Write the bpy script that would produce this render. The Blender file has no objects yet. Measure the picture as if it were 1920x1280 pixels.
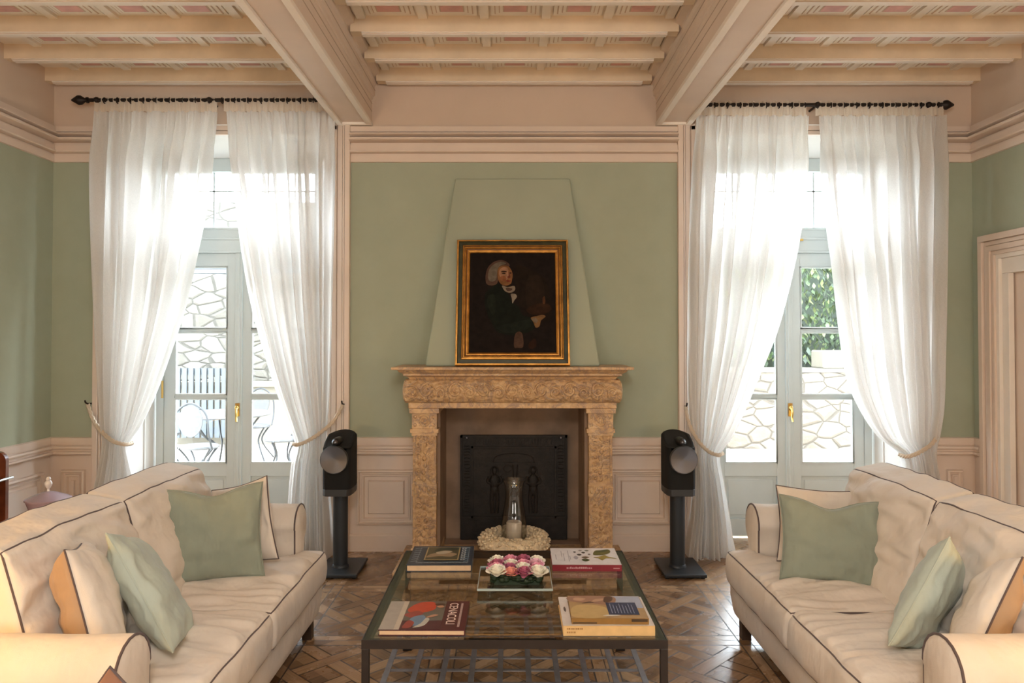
import bpy, bmesh, math, random
from math import sin, cos, pi, sqrt, exp, floor
from mathutils import Vector, Matrix, noise

random.seed(7)
S = bpy.context.scene
COL = S.collection

# ------------------------------------------------------------------ camera, world, lights, exposure
PITCH = math.radians(1.0)
FPX = 1382.0
HORIZON = 632.0
cam_d = bpy.data.cameras.new('camera')
cam = bpy.data.objects.new('camera', cam_d)
COL.objects.link(cam)
cam.location = (0.0, 0.0, 1.62)
cam.rotation_euler = (pi / 2 + PITCH, 0, 0)
cam_d.sensor_fit = 'HORIZONTAL'
cam_d.sensor_width = 36.0
cam_d.lens = FPX / 1920 * 36.0
cam_d.shift_y = (HORIZON - FPX * math.tan(PITCH) - 640.0) / 1920.0
cam_d.clip_start = 0.05
cam_d.clip_end = 200
S.camera = cam

S.view_settings.view_transform = 'Standard'
S.view_settings.look = 'None'
S.view_settings.gamma = 1.0
S.view_settings.use_curve_mapping = False
S.view_settings.exposure = 0.12
S.cycles.max_bounces = 10
S.cycles.diffuse_bounces = 5
S.cycles.glossy_bounces = 4
S.cycles.transmission_bounces = 8
S.cycles.transparent_max_bounces = 24
S.cycles.caustics_reflective = False
S.cycles.caustics_refractive = False
S.cycles.sample_clamp_indirect = 6.0
try:
    S.cycles.use_denoising = True
except Exception:
    pass

W = bpy.data.worlds.new('sky')
S.world = W
W.use_nodes = True
wt = W.node_tree
wt.nodes.clear()
wo = wt.nodes.new('ShaderNodeOutputWorld')
wb = wt.nodes.new('ShaderNodeBackground')
wb.inputs['Color'].default_value = (0.83, 0.92, 1.0, 1)
wb.inputs['Strength'].default_value = 28.0
wt.links.new(wb.outputs[0], wo.inputs[0])


def light(name, kind, loc, rot, energy, color, size=None, size_y=None, radius=None, portal=False):
    d = bpy.data.lights.new(name, kind)
    d.energy = energy
    d.color = color
    if kind == 'AREA':
        d.shape = 'RECTANGLE'
        d.size = size
        d.size_y = size_y
        if portal:
            d.cycles.is_portal = True
    if radius is not None and kind == 'POINT':
        d.shadow_soft_size = radius
    o = bpy.data.objects.new(name, d)
    COL.objects.link(o)
    o.location = loc
    o.rotation_euler = rot
    return o


# daylight entering through the two french doors
for cx in (-2.205, 2.24):
    light('window_portal', 'AREA', (cx, 6.04, 1.6), (-pi / 2, 0, 0), 1, (1, 1, 1), 1.30, 2.9, portal=True)
# added fill lights behind the camera, tilted up towards the ceiling
for cx in (-2.0, 2.0):
    light('rear_fill', 'AREA', (cx, -2.5, 1.8), (pi / 2 + 0.3, 0, 0), 70, (1.0, 0.96, 0.91), 1.4, 2.6)
# added fill light to brighten ceiling and room, above and behind the camera
light('overhead_fill', 'POINT', (0.0, -0.5, 2.75), (0, 0, 0), 175, (1.0, 0.94, 0.87), radius=0.28)
# table lamps beside the near sofa arms
light('lamp_glow', 'POINT', (-2.12, 1.62, 1.18), (0, 0, 0), 44, (1.0, 0.46, 0.04), radius=0.14)
light('lamp_glow', 'POINT', (2.30, 1.62, 1.18), (0, 0, 0), 38, (1.0, 0.47, 0.06), radius=0.14)

# ------------------------------------------------------------------ node helpers


class E:
    """arithmetic on node sockets"""
    def __init__(self, t, s):
        self.t, self.s = t, s

    def op(self, o, b=None, c=None):
        n = self.t.nodes.new('ShaderNodeMath')
        n.operation = o
        for i, v in enumerate((self, b, c)):
            if v is None:
                continue
            if isinstance(v, E):
                self.t.links.new(v.s, n.inputs[i])
            else:
                n.inputs[i].default_value = v
        return E(self.t, n.outputs[0])

    def __add__(self, b): return self.op('ADD', b)
    def __sub__(self, b): return self.op('SUBTRACT', b)
    def __mul__(self, b): return self.op('MULTIPLY', b)
    def __truediv__(self, b): return self.op('DIVIDE', b)
    def lt(self, b): return self.op('LESS_THAN', b)
    def gt(self, b): return self.op('GREATER_THAN', b)
    def fract(self): return self.op('FRACT')
    def floor(self): return self.op('FLOOR')
    def abs(self): return self.op('ABSOLUTE')
    def min(self, b): return self.op('MINIMUM', b)
    def max(self, b): return self.op('MAXIMUM', b)
    def mod(self, b): return self.op('FLOORED_MODULO', b)
    def inv(self): return (self * -1.0) + 1.0


def mix(t, f, a, b):
    """colour mix; a, b are colours (tuples) or sockets, f is E/float/socket"""
    n = t.nodes.new('ShaderNodeMix')
    n.data_type = 'RGBA'
    for idx, v in ((0, f), (6, a), (7, b)):
        if isinstance(v, E):
            v = v.s
        if isinstance(v, bpy.types.NodeSocket):
            t.links.new(v, n.inputs[idx])
        elif isinstance(v, (int, float)):
            n.inputs[idx].default_value = v
        else:
            n.inputs[idx].default_value = (*v[:3], 1)
    return n.outputs[2]


def combine(t, x, y, z):
    n = t.nodes.new('ShaderNodeCombineXYZ')
    for i, v in enumerate((x, y, z)):
        if isinstance(v, E):
            t.links.new(v.s, n.inputs[i])
        else:
            n.inputs[i].default_value = v
    return n.outputs[0]


def coords(t, kind='Object'):
    n = t.nodes.new('ShaderNodeTexCoord')
    return n.outputs[kind]


def world_xyz(t):
    g = t.nodes.new('ShaderNodeNewGeometry')
    s = t.nodes.new('ShaderNodeSeparateXYZ')
    t.links.new(g.outputs['Position'], s.inputs[0])
    return [E(t, s.outputs[i]) for i in range(3)], g.outputs['Position']


def noise_tex(t, vec, scale, detail=3, rough=0.55, dist=0.0):
    n = t.nodes.new('ShaderNodeTexNoise')
    n.inputs['Scale'].default_value = scale
    n.inputs['Detail'].default_value = detail
    n.inputs['Roughness'].default_value = rough
    n.inputs['Distortion'].default_value = dist
    if vec is not None:
        t.links.new(vec, n.inputs['Vector'])
    return n


def scaled(t, vec, s):
    n = t.nodes.new('ShaderNodeMapping')
    n.inputs['Scale'].default_value = s
    t.links.new(vec, n.inputs['Vector'])
    return n.outputs[0]


def ramp(t, fac, stops):
    n = t.nodes.new('ShaderNodeValToRGB')
    while len(n.color_ramp.elements) < len(stops):
        n.color_ramp.elements.new(0.5)
    for e, (p, c) in zip(n.color_ramp.elements, stops):
        e.position = p
        e.color = (*c[:3], 1)
    t.links.new(fac.s if isinstance(fac, E) else fac, n.inputs[0])
    return n.outputs[0]


def bump(t, height, strength, dist=0.01, normal=None):
    n = t.nodes.new('ShaderNodeBump')
    n.inputs['Strength'].default_value = strength
    n.inputs['Distance'].default_value = dist
    t.links.new(height.s if isinstance(height, E) else height, n.inputs['Height'])
    if normal is not None:
        t.links.new(normal, n.inputs['Normal'])
    return n.outputs[0]


def new_mat(name):
    m = bpy.data.materials.new(name)
    m.use_nodes = True
    t = m.node_tree
    b = t.nodes['Principled BSDF']
    return m, t, b


def mat(name, col, rough=0.6, metal=0.0, var=0.08, vscale=6.0, bmp=0.0, bscale=60.0, spec=0.4, sheen=0.0, coat=0.0):
    """general surface: base colour with faint cloudy variation and optional fine bump"""
    m, t, b = new_mat(name)
    co = coords(t)
    n = noise_tex(t, co, vscale, 4)
    lo = tuple(c * (1 - var) for c in col)
    hi = tuple(min(1, c * (1 + var)) for c in col)
    t.links.new(ramp(t, n.outputs['Fac'], [(0.3, lo), (0.7, hi)]), b.inputs['Base Color'])
    b.inputs['Roughness'].default_value = rough
    b.inputs['Metallic'].default_value = metal
    b.inputs['Specular IOR Level'].default_value = spec
    if sheen:
        b.inputs['Sheen Weight'].default_value = sheen
    if coat:
        b.inputs['Coat Weight'].default_value = coat
        b.inputs['Coat Roughness'].default_value = 0.12
    if bmp:
        n2 = noise_tex(t, co, bscale, 4)
        t.links.new(bump(t, n2.outputs['Fac'], bmp, 0.004), b.inputs['Normal'])
    return m


def fabric(name, col, var=0.05, wrinkle=0.5, weave=420.0, rough=0.85):
    m, t, b = new_mat(name)
    co = coords(t)
    n = noise_tex(t, co, 5, 3)
    lo = tuple(c * (1 - var) for c in col)
    hi = tuple(min(1, c * (1 + var)) for c in col)
    t.links.new(ramp(t, n.outputs['Fac'], [(0.3, lo), (0.7, hi)]), b.inputs['Base Color'])
    b.inputs['Roughness'].default_value = rough
    b.inputs['Specular IOR Level'].default_value = 0.25
    b.inputs['Sheen Weight'].default_value = 0.15
    n1 = noise_tex(t, scaled(t, co, (1, 1, 0.6)), 16, 2, 0.5, 0.0)
    n2 = noise_tex(t, co, weave, 2)
    bb = bump(t, n1.outputs['Fac'], wrinkle, 0.02)
    t.links.new(bump(t, n2.outputs['Fac'], 0.25, 0.002, bb), b.inputs['Normal'])
    return m


def thin_glass(name, tint=(0.97, 0.99, 0.985), refl=1.0, edge=0.0):
    m = bpy.data.materials.new(name)
    m.use_nodes = True
    t = m.node_tree
    t.nodes.clear()
    o = t.nodes.new('ShaderNodeOutputMaterial')
    tr = t.nodes.new('ShaderNodeBsdfTransparent')
    tr.inputs[0].default_value = (*tint, 1)
    gl = t.nodes.new('ShaderNodeBsdfGlossy')
    gl.inputs['Roughness'].default_value = 0.01
    lw = t.nodes.new('ShaderNodeLayerWeight')
    f = E(t, lw.outputs['Facing']).op('POWER', 5.0) * 0.96 + 0.04
    f = (f * refl).min(1.0)
    mx = t.nodes.new('ShaderNodeMixShader')
    t.links.new(f.s, mx.inputs[0])
    t.links.new(tr.outputs[0], mx.inputs[1])
    t.links.new(gl.outputs[0], mx.inputs[2])
    t.links.new(mx.outputs[0], o.inputs[0])
    return m


def sheer(name, col, transp=0.25):
    m = bpy.data.materials.new(name)
    m.use_nodes = True
    t = m.node_tree
    t.nodes.clear()
    o = t.nodes.new('ShaderNodeOutputMaterial')
    df = t.nodes.new('ShaderNodeBsdfDiffuse')
    tl = t.nodes.new('ShaderNodeBsdfTranslucent')
    tr = t.nodes.new('ShaderNodeBsdfTransparent')
    co = coords(t)
    wv = noise_tex(t, scaled(t, co, (120, 120, 900)), 1.0, 2)
    wv2 = noise_tex(t, scaled(t, co, (900, 900, 90)), 1.0, 2)
    f = E(t, wv.outputs['Fac']) * 0.5 + E(t, wv2.outputs['Fac']) * 0.5
    c = ramp(t, f, [(0.35, tuple(k * 0.93 for k in col)), (0.65, col)])
    for n in (df, tl):
        t.links.new(c, n.inputs[0])
    m1 = t.nodes.new('ShaderNodeMixShader')
    m1.inputs[0].default_value = 0.55
    t.links.new(df.outputs[0], m1.inputs[1])
    t.links.new(tl.outputs[0], m1.inputs[2])
    m2 = t.nodes.new('ShaderNodeMixShader')
    tf = (f - 0.5) * 0.8 + transp
    t.links.new(tf.s, m2.inputs[0])
    t.links.new(m1.outputs[0], m2.inputs[1])
    t.links.new(tr.outputs[0], m2.inputs[2])
    t.links.new(m2.outputs[0], o.inputs[0])
    return m


# ------------------------------------------------------------------ materials
M = {}
M['trim'] = mat('trim_paint', (0.70, 0.585, 0.50), 0.55, var=0.04, vscale=3)
M['trim_dark'] = mat('trim_dark_paint', (0.47, 0.37, 0.30), 0.6, var=0.05, vscale=3)  # deeper trim tone for the thin lines along the great beams
M['trim_white'] = mat('trim_white_paint', (0.80, 0.75, 0.69), 0.5, var=0.03)
M['beam'] = mat('beam_paint', (0.70, 0.59, 0.51), 0.6, var=0.05, vscale=2.5)
M['beam_edge'] = mat('beam_edge_paint', (0.84, 0.79, 0.73), 0.55, var=0.03)
M['joist'] = mat('joist_limed_wood', (0.71, 0.58, 0.425), 0.6, var=0.10, vscale=4)
M['coffer'] = mat('coffer_cream', (0.82, 0.77, 0.70), 0.6, var=0.05)
M['coffer_line'] = mat('coffer_line', (0.58, 0.45, 0.35), 0.6, var=0.05)
M['coffer_pink'] = mat('coffer_pink', (0.66, 0.38, 0.35), 0.65, var=0.15, vscale=9)
M['door'] = mat('door_paint', (0.60, 0.67, 0.68), 0.4, var=0.02)
M['reveal'] = mat('reveal_white', (0.78, 0.76, 0.73), 0.6, var=0.02)
M['brass'] = mat('brass', (0.62, 0.42, 0.14), 0.3, 1.0)
M['black_iron'] = mat('black_iron', (0.022, 0.016, 0.014), 0.5, 0.5, bmp=0.3, bscale=90)
M['cream'] = fabric('cream_cotton', (0.70, 0.635, 0.565))
M['cream_dark'] = fabric('tan_cotton', (0.36, 0.25, 0.165))
M['rust'] = fabric('rust_linen', (0.26, 0.13, 0.08))
M['piping'] = fabric('taupe_piping', (0.11, 0.082, 0.08), wrinkle=0.1)
M['sage'] = fabric('sage_linen', (0.265, 0.30, 0.245), wrinkle=0.7)
M['sage_light'] = fabric('pale_sage_linen', (0.41, 0.465, 0.41), wrinkle=0.7)
M['sofa_foot'] = mat('dark_wood_foot', (0.05, 0.03, 0.02), 0.4)
M['speaker'] = mat('speaker_black', (0.012, 0.012, 0.013), 0.45, var=0.05)
M['speaker_cloth'] = mat('speaker_cloth', (0.010, 0.010, 0.010), 0.85, bmp=0.5, bscale=700)
M['speaker_grey'] = mat('speaker_grey', (0.045, 0.045, 0.047), 0.5)
M['stand'] = mat('stand_grey', (0.035, 0.041, 0.049), 0.42, 0.35, var=0.04)
M['table_iron'] = mat('table_iron', (0.024, 0.017, 0.014), 0.45, 0.1, var=0.2, vscale=20)
M['shelf_iron'] = mat('shelf_iron', (0.26, 0.265, 0.31), 0.42, 0.6, var=0.15, vscale=20)
M['glass_top'] = thin_glass('table_glass', (0.80, 0.83, 0.81), 1.35)
M['glass_edge'] = mat('glass_edge', (0.06, 0.12, 0.10), 0.15, 0.0, spec=0.8)
M['pane'] = thin_glass('window_glass', (0.97, 0.985, 0.985), 0.8)
M['clear'] = thin_glass('clear_glass', (0.95, 0.96, 0.96), 2.2)
M['tray_glass'] = thin_glass('tray_glass', (0.80, 0.86, 0.87), 2.0)
M['wax'] = mat('candle_wax', (0.88, 0.78, 0.64), 0.5, var=0.03)
M['shell'] = mat('dried_petals', (0.80, 0.68, 0.49), 0.8, var=0.25, vscale=40)
M['gold'] = mat('gilt_frame', (0.50, 0.24, 0.055), 0.38, 0.85, var=0.35, vscale=14, bmp=0.2)
M['frame_green'] = mat('frame_dark_green', (0.035, 0.034, 0.012), 0.5, var=0.3, vscale=20)
M['mahogany'] = mat('mahogany', (0.13, 0.035, 0.015), 0.22, var=0.4, vscale=8, coat=0.5)
M['chrome'] = mat('chrome', (0.75, 0.75, 0.77), 0.12, 1.0)
M['purple_glass'] = mat('lilac_glass', (0.34, 0.25, 0.30), 0.12, 0.0, spec=0.8)
M['sheer'] = sheer('sheer_linen', (0.865, 0.85, 0.83), 0.14)
M['sheer_head'] = sheer('sheer_heading', (0.90, 0.82, 0.72), 0.08)
M['rope'] = mat('cotton_rope', (0.62, 0.52, 0.41), 0.9, var=0.1, bmp=0.6, bscale=200)
M['page'] = mat('book_pages', (0.66, 0.47, 0.30), 0.8, var=0.06, vscale=30)
M['leaf_dark'] = mat('leaf_dark', (0.008, 0.020, 0.006), 0.6, var=0.3, vscale=30)
M['paving'] = mat('terrace_paving', (0.40, 0.36, 0.30), 0.8, var=0.08, vscale=1.2)
M['garden_iron'] = mat('garden_iron', (0.014, 0.015, 0.017), 0.5)
M['mosaic'] = mat('mosaic_top', (0.055, 0.055, 0.057), 0.5, var=0.2, vscale=40)
M['pergola'] = mat('pergola_grey', (0.045, 0.052, 0.060), 0.6)
M['ledge'] = mat('pale_stone', (0.12, 0.105, 0.08), 0.8, var=0.1)
M['leather'] = mat('brown_stool', (0.10, 0.05, 0.03), 0.5)
M['firebox'] = mat('firebox_plaster', (0.27, 0.185, 0.13), 0.85, var=0.28, vscale=3.5, bmp=0.25, bscale=30)


def wall_material():
    m, t, b = new_mat('wall_paint')
    (x, y, z), pos = world_xyz(t)
    n1 = noise_tex(t, pos, 0.9, 4, 0.6)
    n2 = noise_tex(t, pos, 7, 4, 0.6)
    f = E(t, n1.outputs['Fac']) * 0.7 + E(t, n2.outputs['Fac']) * 0.3
    green = ramp(t, f, [(0.3, (0.330, 0.365, 0.275)), (0.7, (0.390, 0.432, 0.335))])
    tan = ramp(t, f, [(0.3, (0.58, 0.465, 0.375)), (0.7, (0.63, 0.51, 0.42))])
    dado = ramp(t, f, [(0.3, (0.68, 0.57, 0.49)), (0.7, (0.72, 0.61, 0.53))])
    c = mix(t, z.gt(3.2), green, tan)
    c = mix(t, z.lt(0.8), c, dado)
    t.links.new(c, b.inputs['Base Color'])
    b.inputs['Roughness'].default_value = 0.75
    b.inputs['Specular IOR Level'].default_value = 0.25
    n3 = noise_tex(t, pos, 14, 5, 0.6)
    t.links.new(bump(t, n3.outputs['Fac'], 0.12, 0.01), b.inputs['Normal'])
    return m


M['wall'] = wall_material()
M['green'] = mat('green_plaster', (0.360, 0.398, 0.305), 0.75, var=0.08, vscale=1.4, bmp=0.1, bscale=20)


def floor_material():
    m, t, b = new_mat('versailles_parquet')
    (x, y, z), pos = world_xyz(t)
    T = 0.81
    tx = (x - 1.27) / T
    ty = (y - 3.97) / T
    fx, fy = tx.fract(), ty.fract()
    ix, iy = tx.floor(), ty.floor()
    dx = fx.min(fx.inv()) * T
    dy = fy.min(fy.inv()) * T
    lx, ly = (fx - 0.5) * T, (fy - 0.5) * T
    r2 = 1 / sqrt(2)
    u, v = (lx + ly) * r2, (lx - ly) * r2
    p, hw, jw = T * sqrt(2) / 5.0, 0.040, 0.0042
    qu, qv = u / p + 0.5, v / p + 0.5
    iu, iv = qu.floor(), qv.floor()
    du = (qu.fract() - 0.5).abs() * p
    dv = (qv.fract() - 0.5).abs() * p
    su, sv = du.lt(hw), dv.lt(hw)
    par = (iu + iv).mod(2.0).lt(0.5)
    onU = su * ((sv * par.inv()).inv())
    onV = sv * (onU.inv())
    jU = (du - hw).abs().lt(jw) * onV.inv()
    jV = (dv - hw).abs().lt(jw) * onU.inv()
    joint = jU.max(jV)
    # frame bands
    bw = 0.062
    band = dx.min(dy).lt(bw)
    bandY = dx.lt(bw) * ((dy.lt(bw) * dx.gt(0.0)).inv())
    jb = (dx - bw).abs().lt(jw).max((dy - bw).abs().lt(jw)).max(dx.lt(jw * 0.7)).max(dy.lt(jw * 0.7))
    jin = (dx.lt(bw) * (dy - bw).abs().lt(jw))
    joint = joint * band.inv()
    joint = joint.max(jb * ((dx.lt(bw - 0.004) * dy.gt(bw + 0.004) * dx.gt(jw)).inv()) * ((dy.lt(bw - 0.004) * dx.gt(bw + 0.004) * dy.gt(jw)).inv()))
    # border boards along the wall
    border = y.gt(4.86)
    ub = ((x - y) * r2) / 0.095
    jo = (ub.fract() - 0.5).abs().gt(0.475)
    joint = joint * border.inv() + jo * border
    wn = t.nodes.new('ShaderNodeTexWhiteNoise')
    wn.noise_dimensions = '3D'
    kid = onU * 7.0 + onV * 13.0 + band * 29.0 + bandY * 3.0
    a1 = (ix * 5.3 + iu * 1.7 * onV.inv() + kid) * border.inv() + ub.floor() * 3.1 * border
    a2 = iy * 3.1 + iv * 2.3 * onU.inv() * band.inv()
    t.links.new(combine(t, a1, a2, kid), wn.inputs['Vector'])
    rnd = E(t, wn.outputs['Value'])
    gA = noise_tex(t, combine(t, u * 70.0, v * 5.0, ix), 1.0, 4, 0.6, 0.4)
    gB = noise_tex(t, combine(t, u * 5.0, v * 70.0, iy), 1.0, 4, 0.6, 0.4)
    gX = noise_tex(t, combine(t, x * 5.0, y * 70.0, 0.0), 1.0, 4, 0.6, 0.4)
    gY = noise_tex(t, combine(t, x * 70.0, y * 5.0, 0.0), 1.0, 4, 0.6, 0.4)
    A, B, GX, GY = (E(t, k.outputs['Fac']) for k in (gA, gB, gX, gY))
    g = A * onU + B * onU.inv()
    gb = GY * bandY + GX * bandY.inv()
    g = g * band.inv() + gb * band
    g = g * border.inv() + B * border
    f = g * 0.45 + rnd * 0.40 + (onU + onV) * border.inv() * band.inv() * 0.10 + band * 0.12 + 0.03
    c = ramp(t, f, [(0.22, (0.12, 0.064, 0.032)), (0.5, (0.27, 0.158, 0.082)), (0.78, (0.46, 0.30, 0.175))])
    c = mix(t, joint * 0.85, c, (0.022, 0.012, 0.007))
    t.links.new(c, b.inputs['Base Color'])
    rr = noise_tex(t, pos, 5, 4)
    ro = E(t, rr.outputs['Fac']) * 0.16 + 0.19 + joint * 0.3
    t.links.new(ro.s, b.inputs['Roughness'])
    b.inputs['Specular IOR Level'].default_value = 0.55
    h = joint.inv() + g * 0.12 + rnd * 0.25
    t.links.new(bump(t, h, 0.28, 0.004), b.inputs['Normal'])
    return m


M['floor'] = floor_material()


def marble_material(name, carve):
    m, t, b = new_mat(name)
    co = world_xyz(t)[1]
    n1 = noise_tex(t, co, 6, 6, 0.65, 1.6)
    n2 = noise_tex(t, co, 24, 5, 0.6, 1.0)
    n3 = noise_tex(t, co, 3.2, 6, 0.7, 2.5)
    f = E(t, n1.outputs['Fac']) * 0.6 + E(t, n2.outputs['Fac']) * 0.4
    c = ramp(t, f, [(0.28, (0.30, 0.215, 0.175)), (0.45, (0.50, 0.315, 0.165)), (0.58, (0.64, 0.43, 0.23)), (0.75, (0.72, 0.57, 0.40))])
    v = (E(t, n3.outputs['Fac']) - 0.5).abs().lt(0.022)
    c = mix(t, v * 0.55, c, (0.24, 0.18, 0.16))
    t.links.new(c, b.inputs['Base Color'])
    b.inputs['Roughness'].default_value = 0.5
    h = E(t, n2.outputs['Fac'])
    if carve:
        vo = t.nodes.new('ShaderNodeTexVoronoi')
        vo.feature = 'SMOOTH_F1'
        vo.inputs['Scale'].default_value = 36
        t.links.new(co, vo.inputs['Vector'])
        h = h * 0.5 + E(t, vo.outputs['Distance']) * -1.2
        t.links.new(bump(t, h, 0.7, 0.022), b.inputs['Normal'])
    else:
        t.links.new(bump(t, h, 0.3, 0.008), b.inputs['Normal'])
    return m


M['marble'] = marble_material('brocatelle_marble', False)
M['marble_carved'] = marble_material('carved_marble', True)


def stone_wall_material(name, a, b_, sx, sz):
    m, t, b = new_mat(name)
    (x, y, z), pos = world_xyz(t)
    w = noise_tex(t, pos, 1.6, 2)
    wv = E(t, w.outputs['Fac']) * 0.55
    vo = t.nodes.new('ShaderNodeTexVoronoi')
    vo.feature = 'DISTANCE_TO_EDGE'
    vo.inputs['Scale'].default_value = 1.0
    vc = t.nodes.new('ShaderNodeTexVoronoi')
    vc.inputs['Scale'].default_value = 1.0
    vec = combine(t, x * sx + wv, 0.0, z * sz + wv)
    t.links.new(vec, vo.inputs['Vector'])
    t.links.new(vec, vc.inputs['Vector'])
    sep = t.nodes.new('ShaderNodeSeparateColor')
    t.links.new(vc.outputs['Color'], sep.inputs[0])
    n = noise_tex(t, pos, 9, 5)
    f = E(t, sep.outputs[0]) * 0.6 + E(t, n.outputs['Fac']) * 0.4
    c = ramp(t, f, [(0.2, a), (0.8, b_)])
    j = E(t, vo.outputs['Distance']).lt(0.04)
    c = mix(t, j, c, tuple(k * 0.62 for k in a))
    t.links.new(c, b.inputs['Base Color'])
    b.inputs['Roughness'].default_value = 0.9
    h = E(t, vo.outputs['Distance']).min(0.12) * 4.0 + E(t, n.outputs['Fac']) * 0.4
    t.links.new(bump(t, h, 0.8, 0.05), b.inputs['Normal'])
    return m


M['stone_wall'] = stone_wall_material('terrace_stone', (0.060, 0.053, 0.042), (0.125, 0.113, 0.095), 2.7, 6.0)
M['stone_low'] = stone_wall_material('garden_stone', (0.070, 0.055, 0.040), (0.14, 0.12, 0.095), 3.0, 5.2)


def fireback_material():
    m, t, b = new_mat('cast_iron')
    co = world_xyz(t)[1]
    n = noise_tex(t, co, 30, 5, 0.65)
    n2 = noise_tex(t, co, 8, 4)
    c = ramp(t, n2.outputs['Fac'], [(0.3, (0.009, 0.007, 0.006)), (0.7, (0.022, 0.017, 0.014))])
    t.links.new(c, b.inputs['Base Color'])
    b.inputs['Metallic'].default_value = 0.0
    b.inputs['Roughness'].default_value = 0.6
    b.inputs['Specular IOR Level'].default_value = 0.3
    t.links.new(bump(t, n.outputs['Fac'], 0.5, 0.012), b.inputs['Normal'])
    return m


M['iron_plate'] = fireback_material()


def speaker_cone_material():
    m, t, b = new_mat('brushed_cone')
    co = coords(t)
    s = t.nodes.new('ShaderNodeSeparateXYZ')
    t.links.new(co, s.inputs[0])
    X, Z = E(t, s.outputs[0]), E(t, s.outputs[2])
    r = (X * X + Z * Z).op('SQRT')
    ring = (r * 900.0).op('SINE')
    b.inputs['Base Color'].default_value = (0.13, 0.13, 0.145, 1)
    b.inputs['Metallic'].default_value = 0.9
    b.inputs['Roughness'].default_value = 0.36
    b.inputs['Anisotropic'].default_value = 0.7
    tg = t.nodes.new('ShaderNodeTangent')
    tg.direction_type = 'RADIAL'
    tg.axis = 'Y'
    t.links.new(tg.outputs[0], b.inputs['Tangent'])
    t.links.new(bump(t, ring, 0.08, 0.001), b.inputs['Normal'])
    return m


M['cone'] = speaker_cone_material()


def flat(name, col, rough=0.55):
    key = 'flat_' + name
    if key not in M:
        M[key] = mat(name, col, rough, var=0.30 if rough >= 0.8 else 0.08, vscale=25, spec=0.12 if rough >= 0.8 else 0.4)
    return M[key]


# ------------------------------------------------------------------ mesh helpers
ORG = {}


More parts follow.
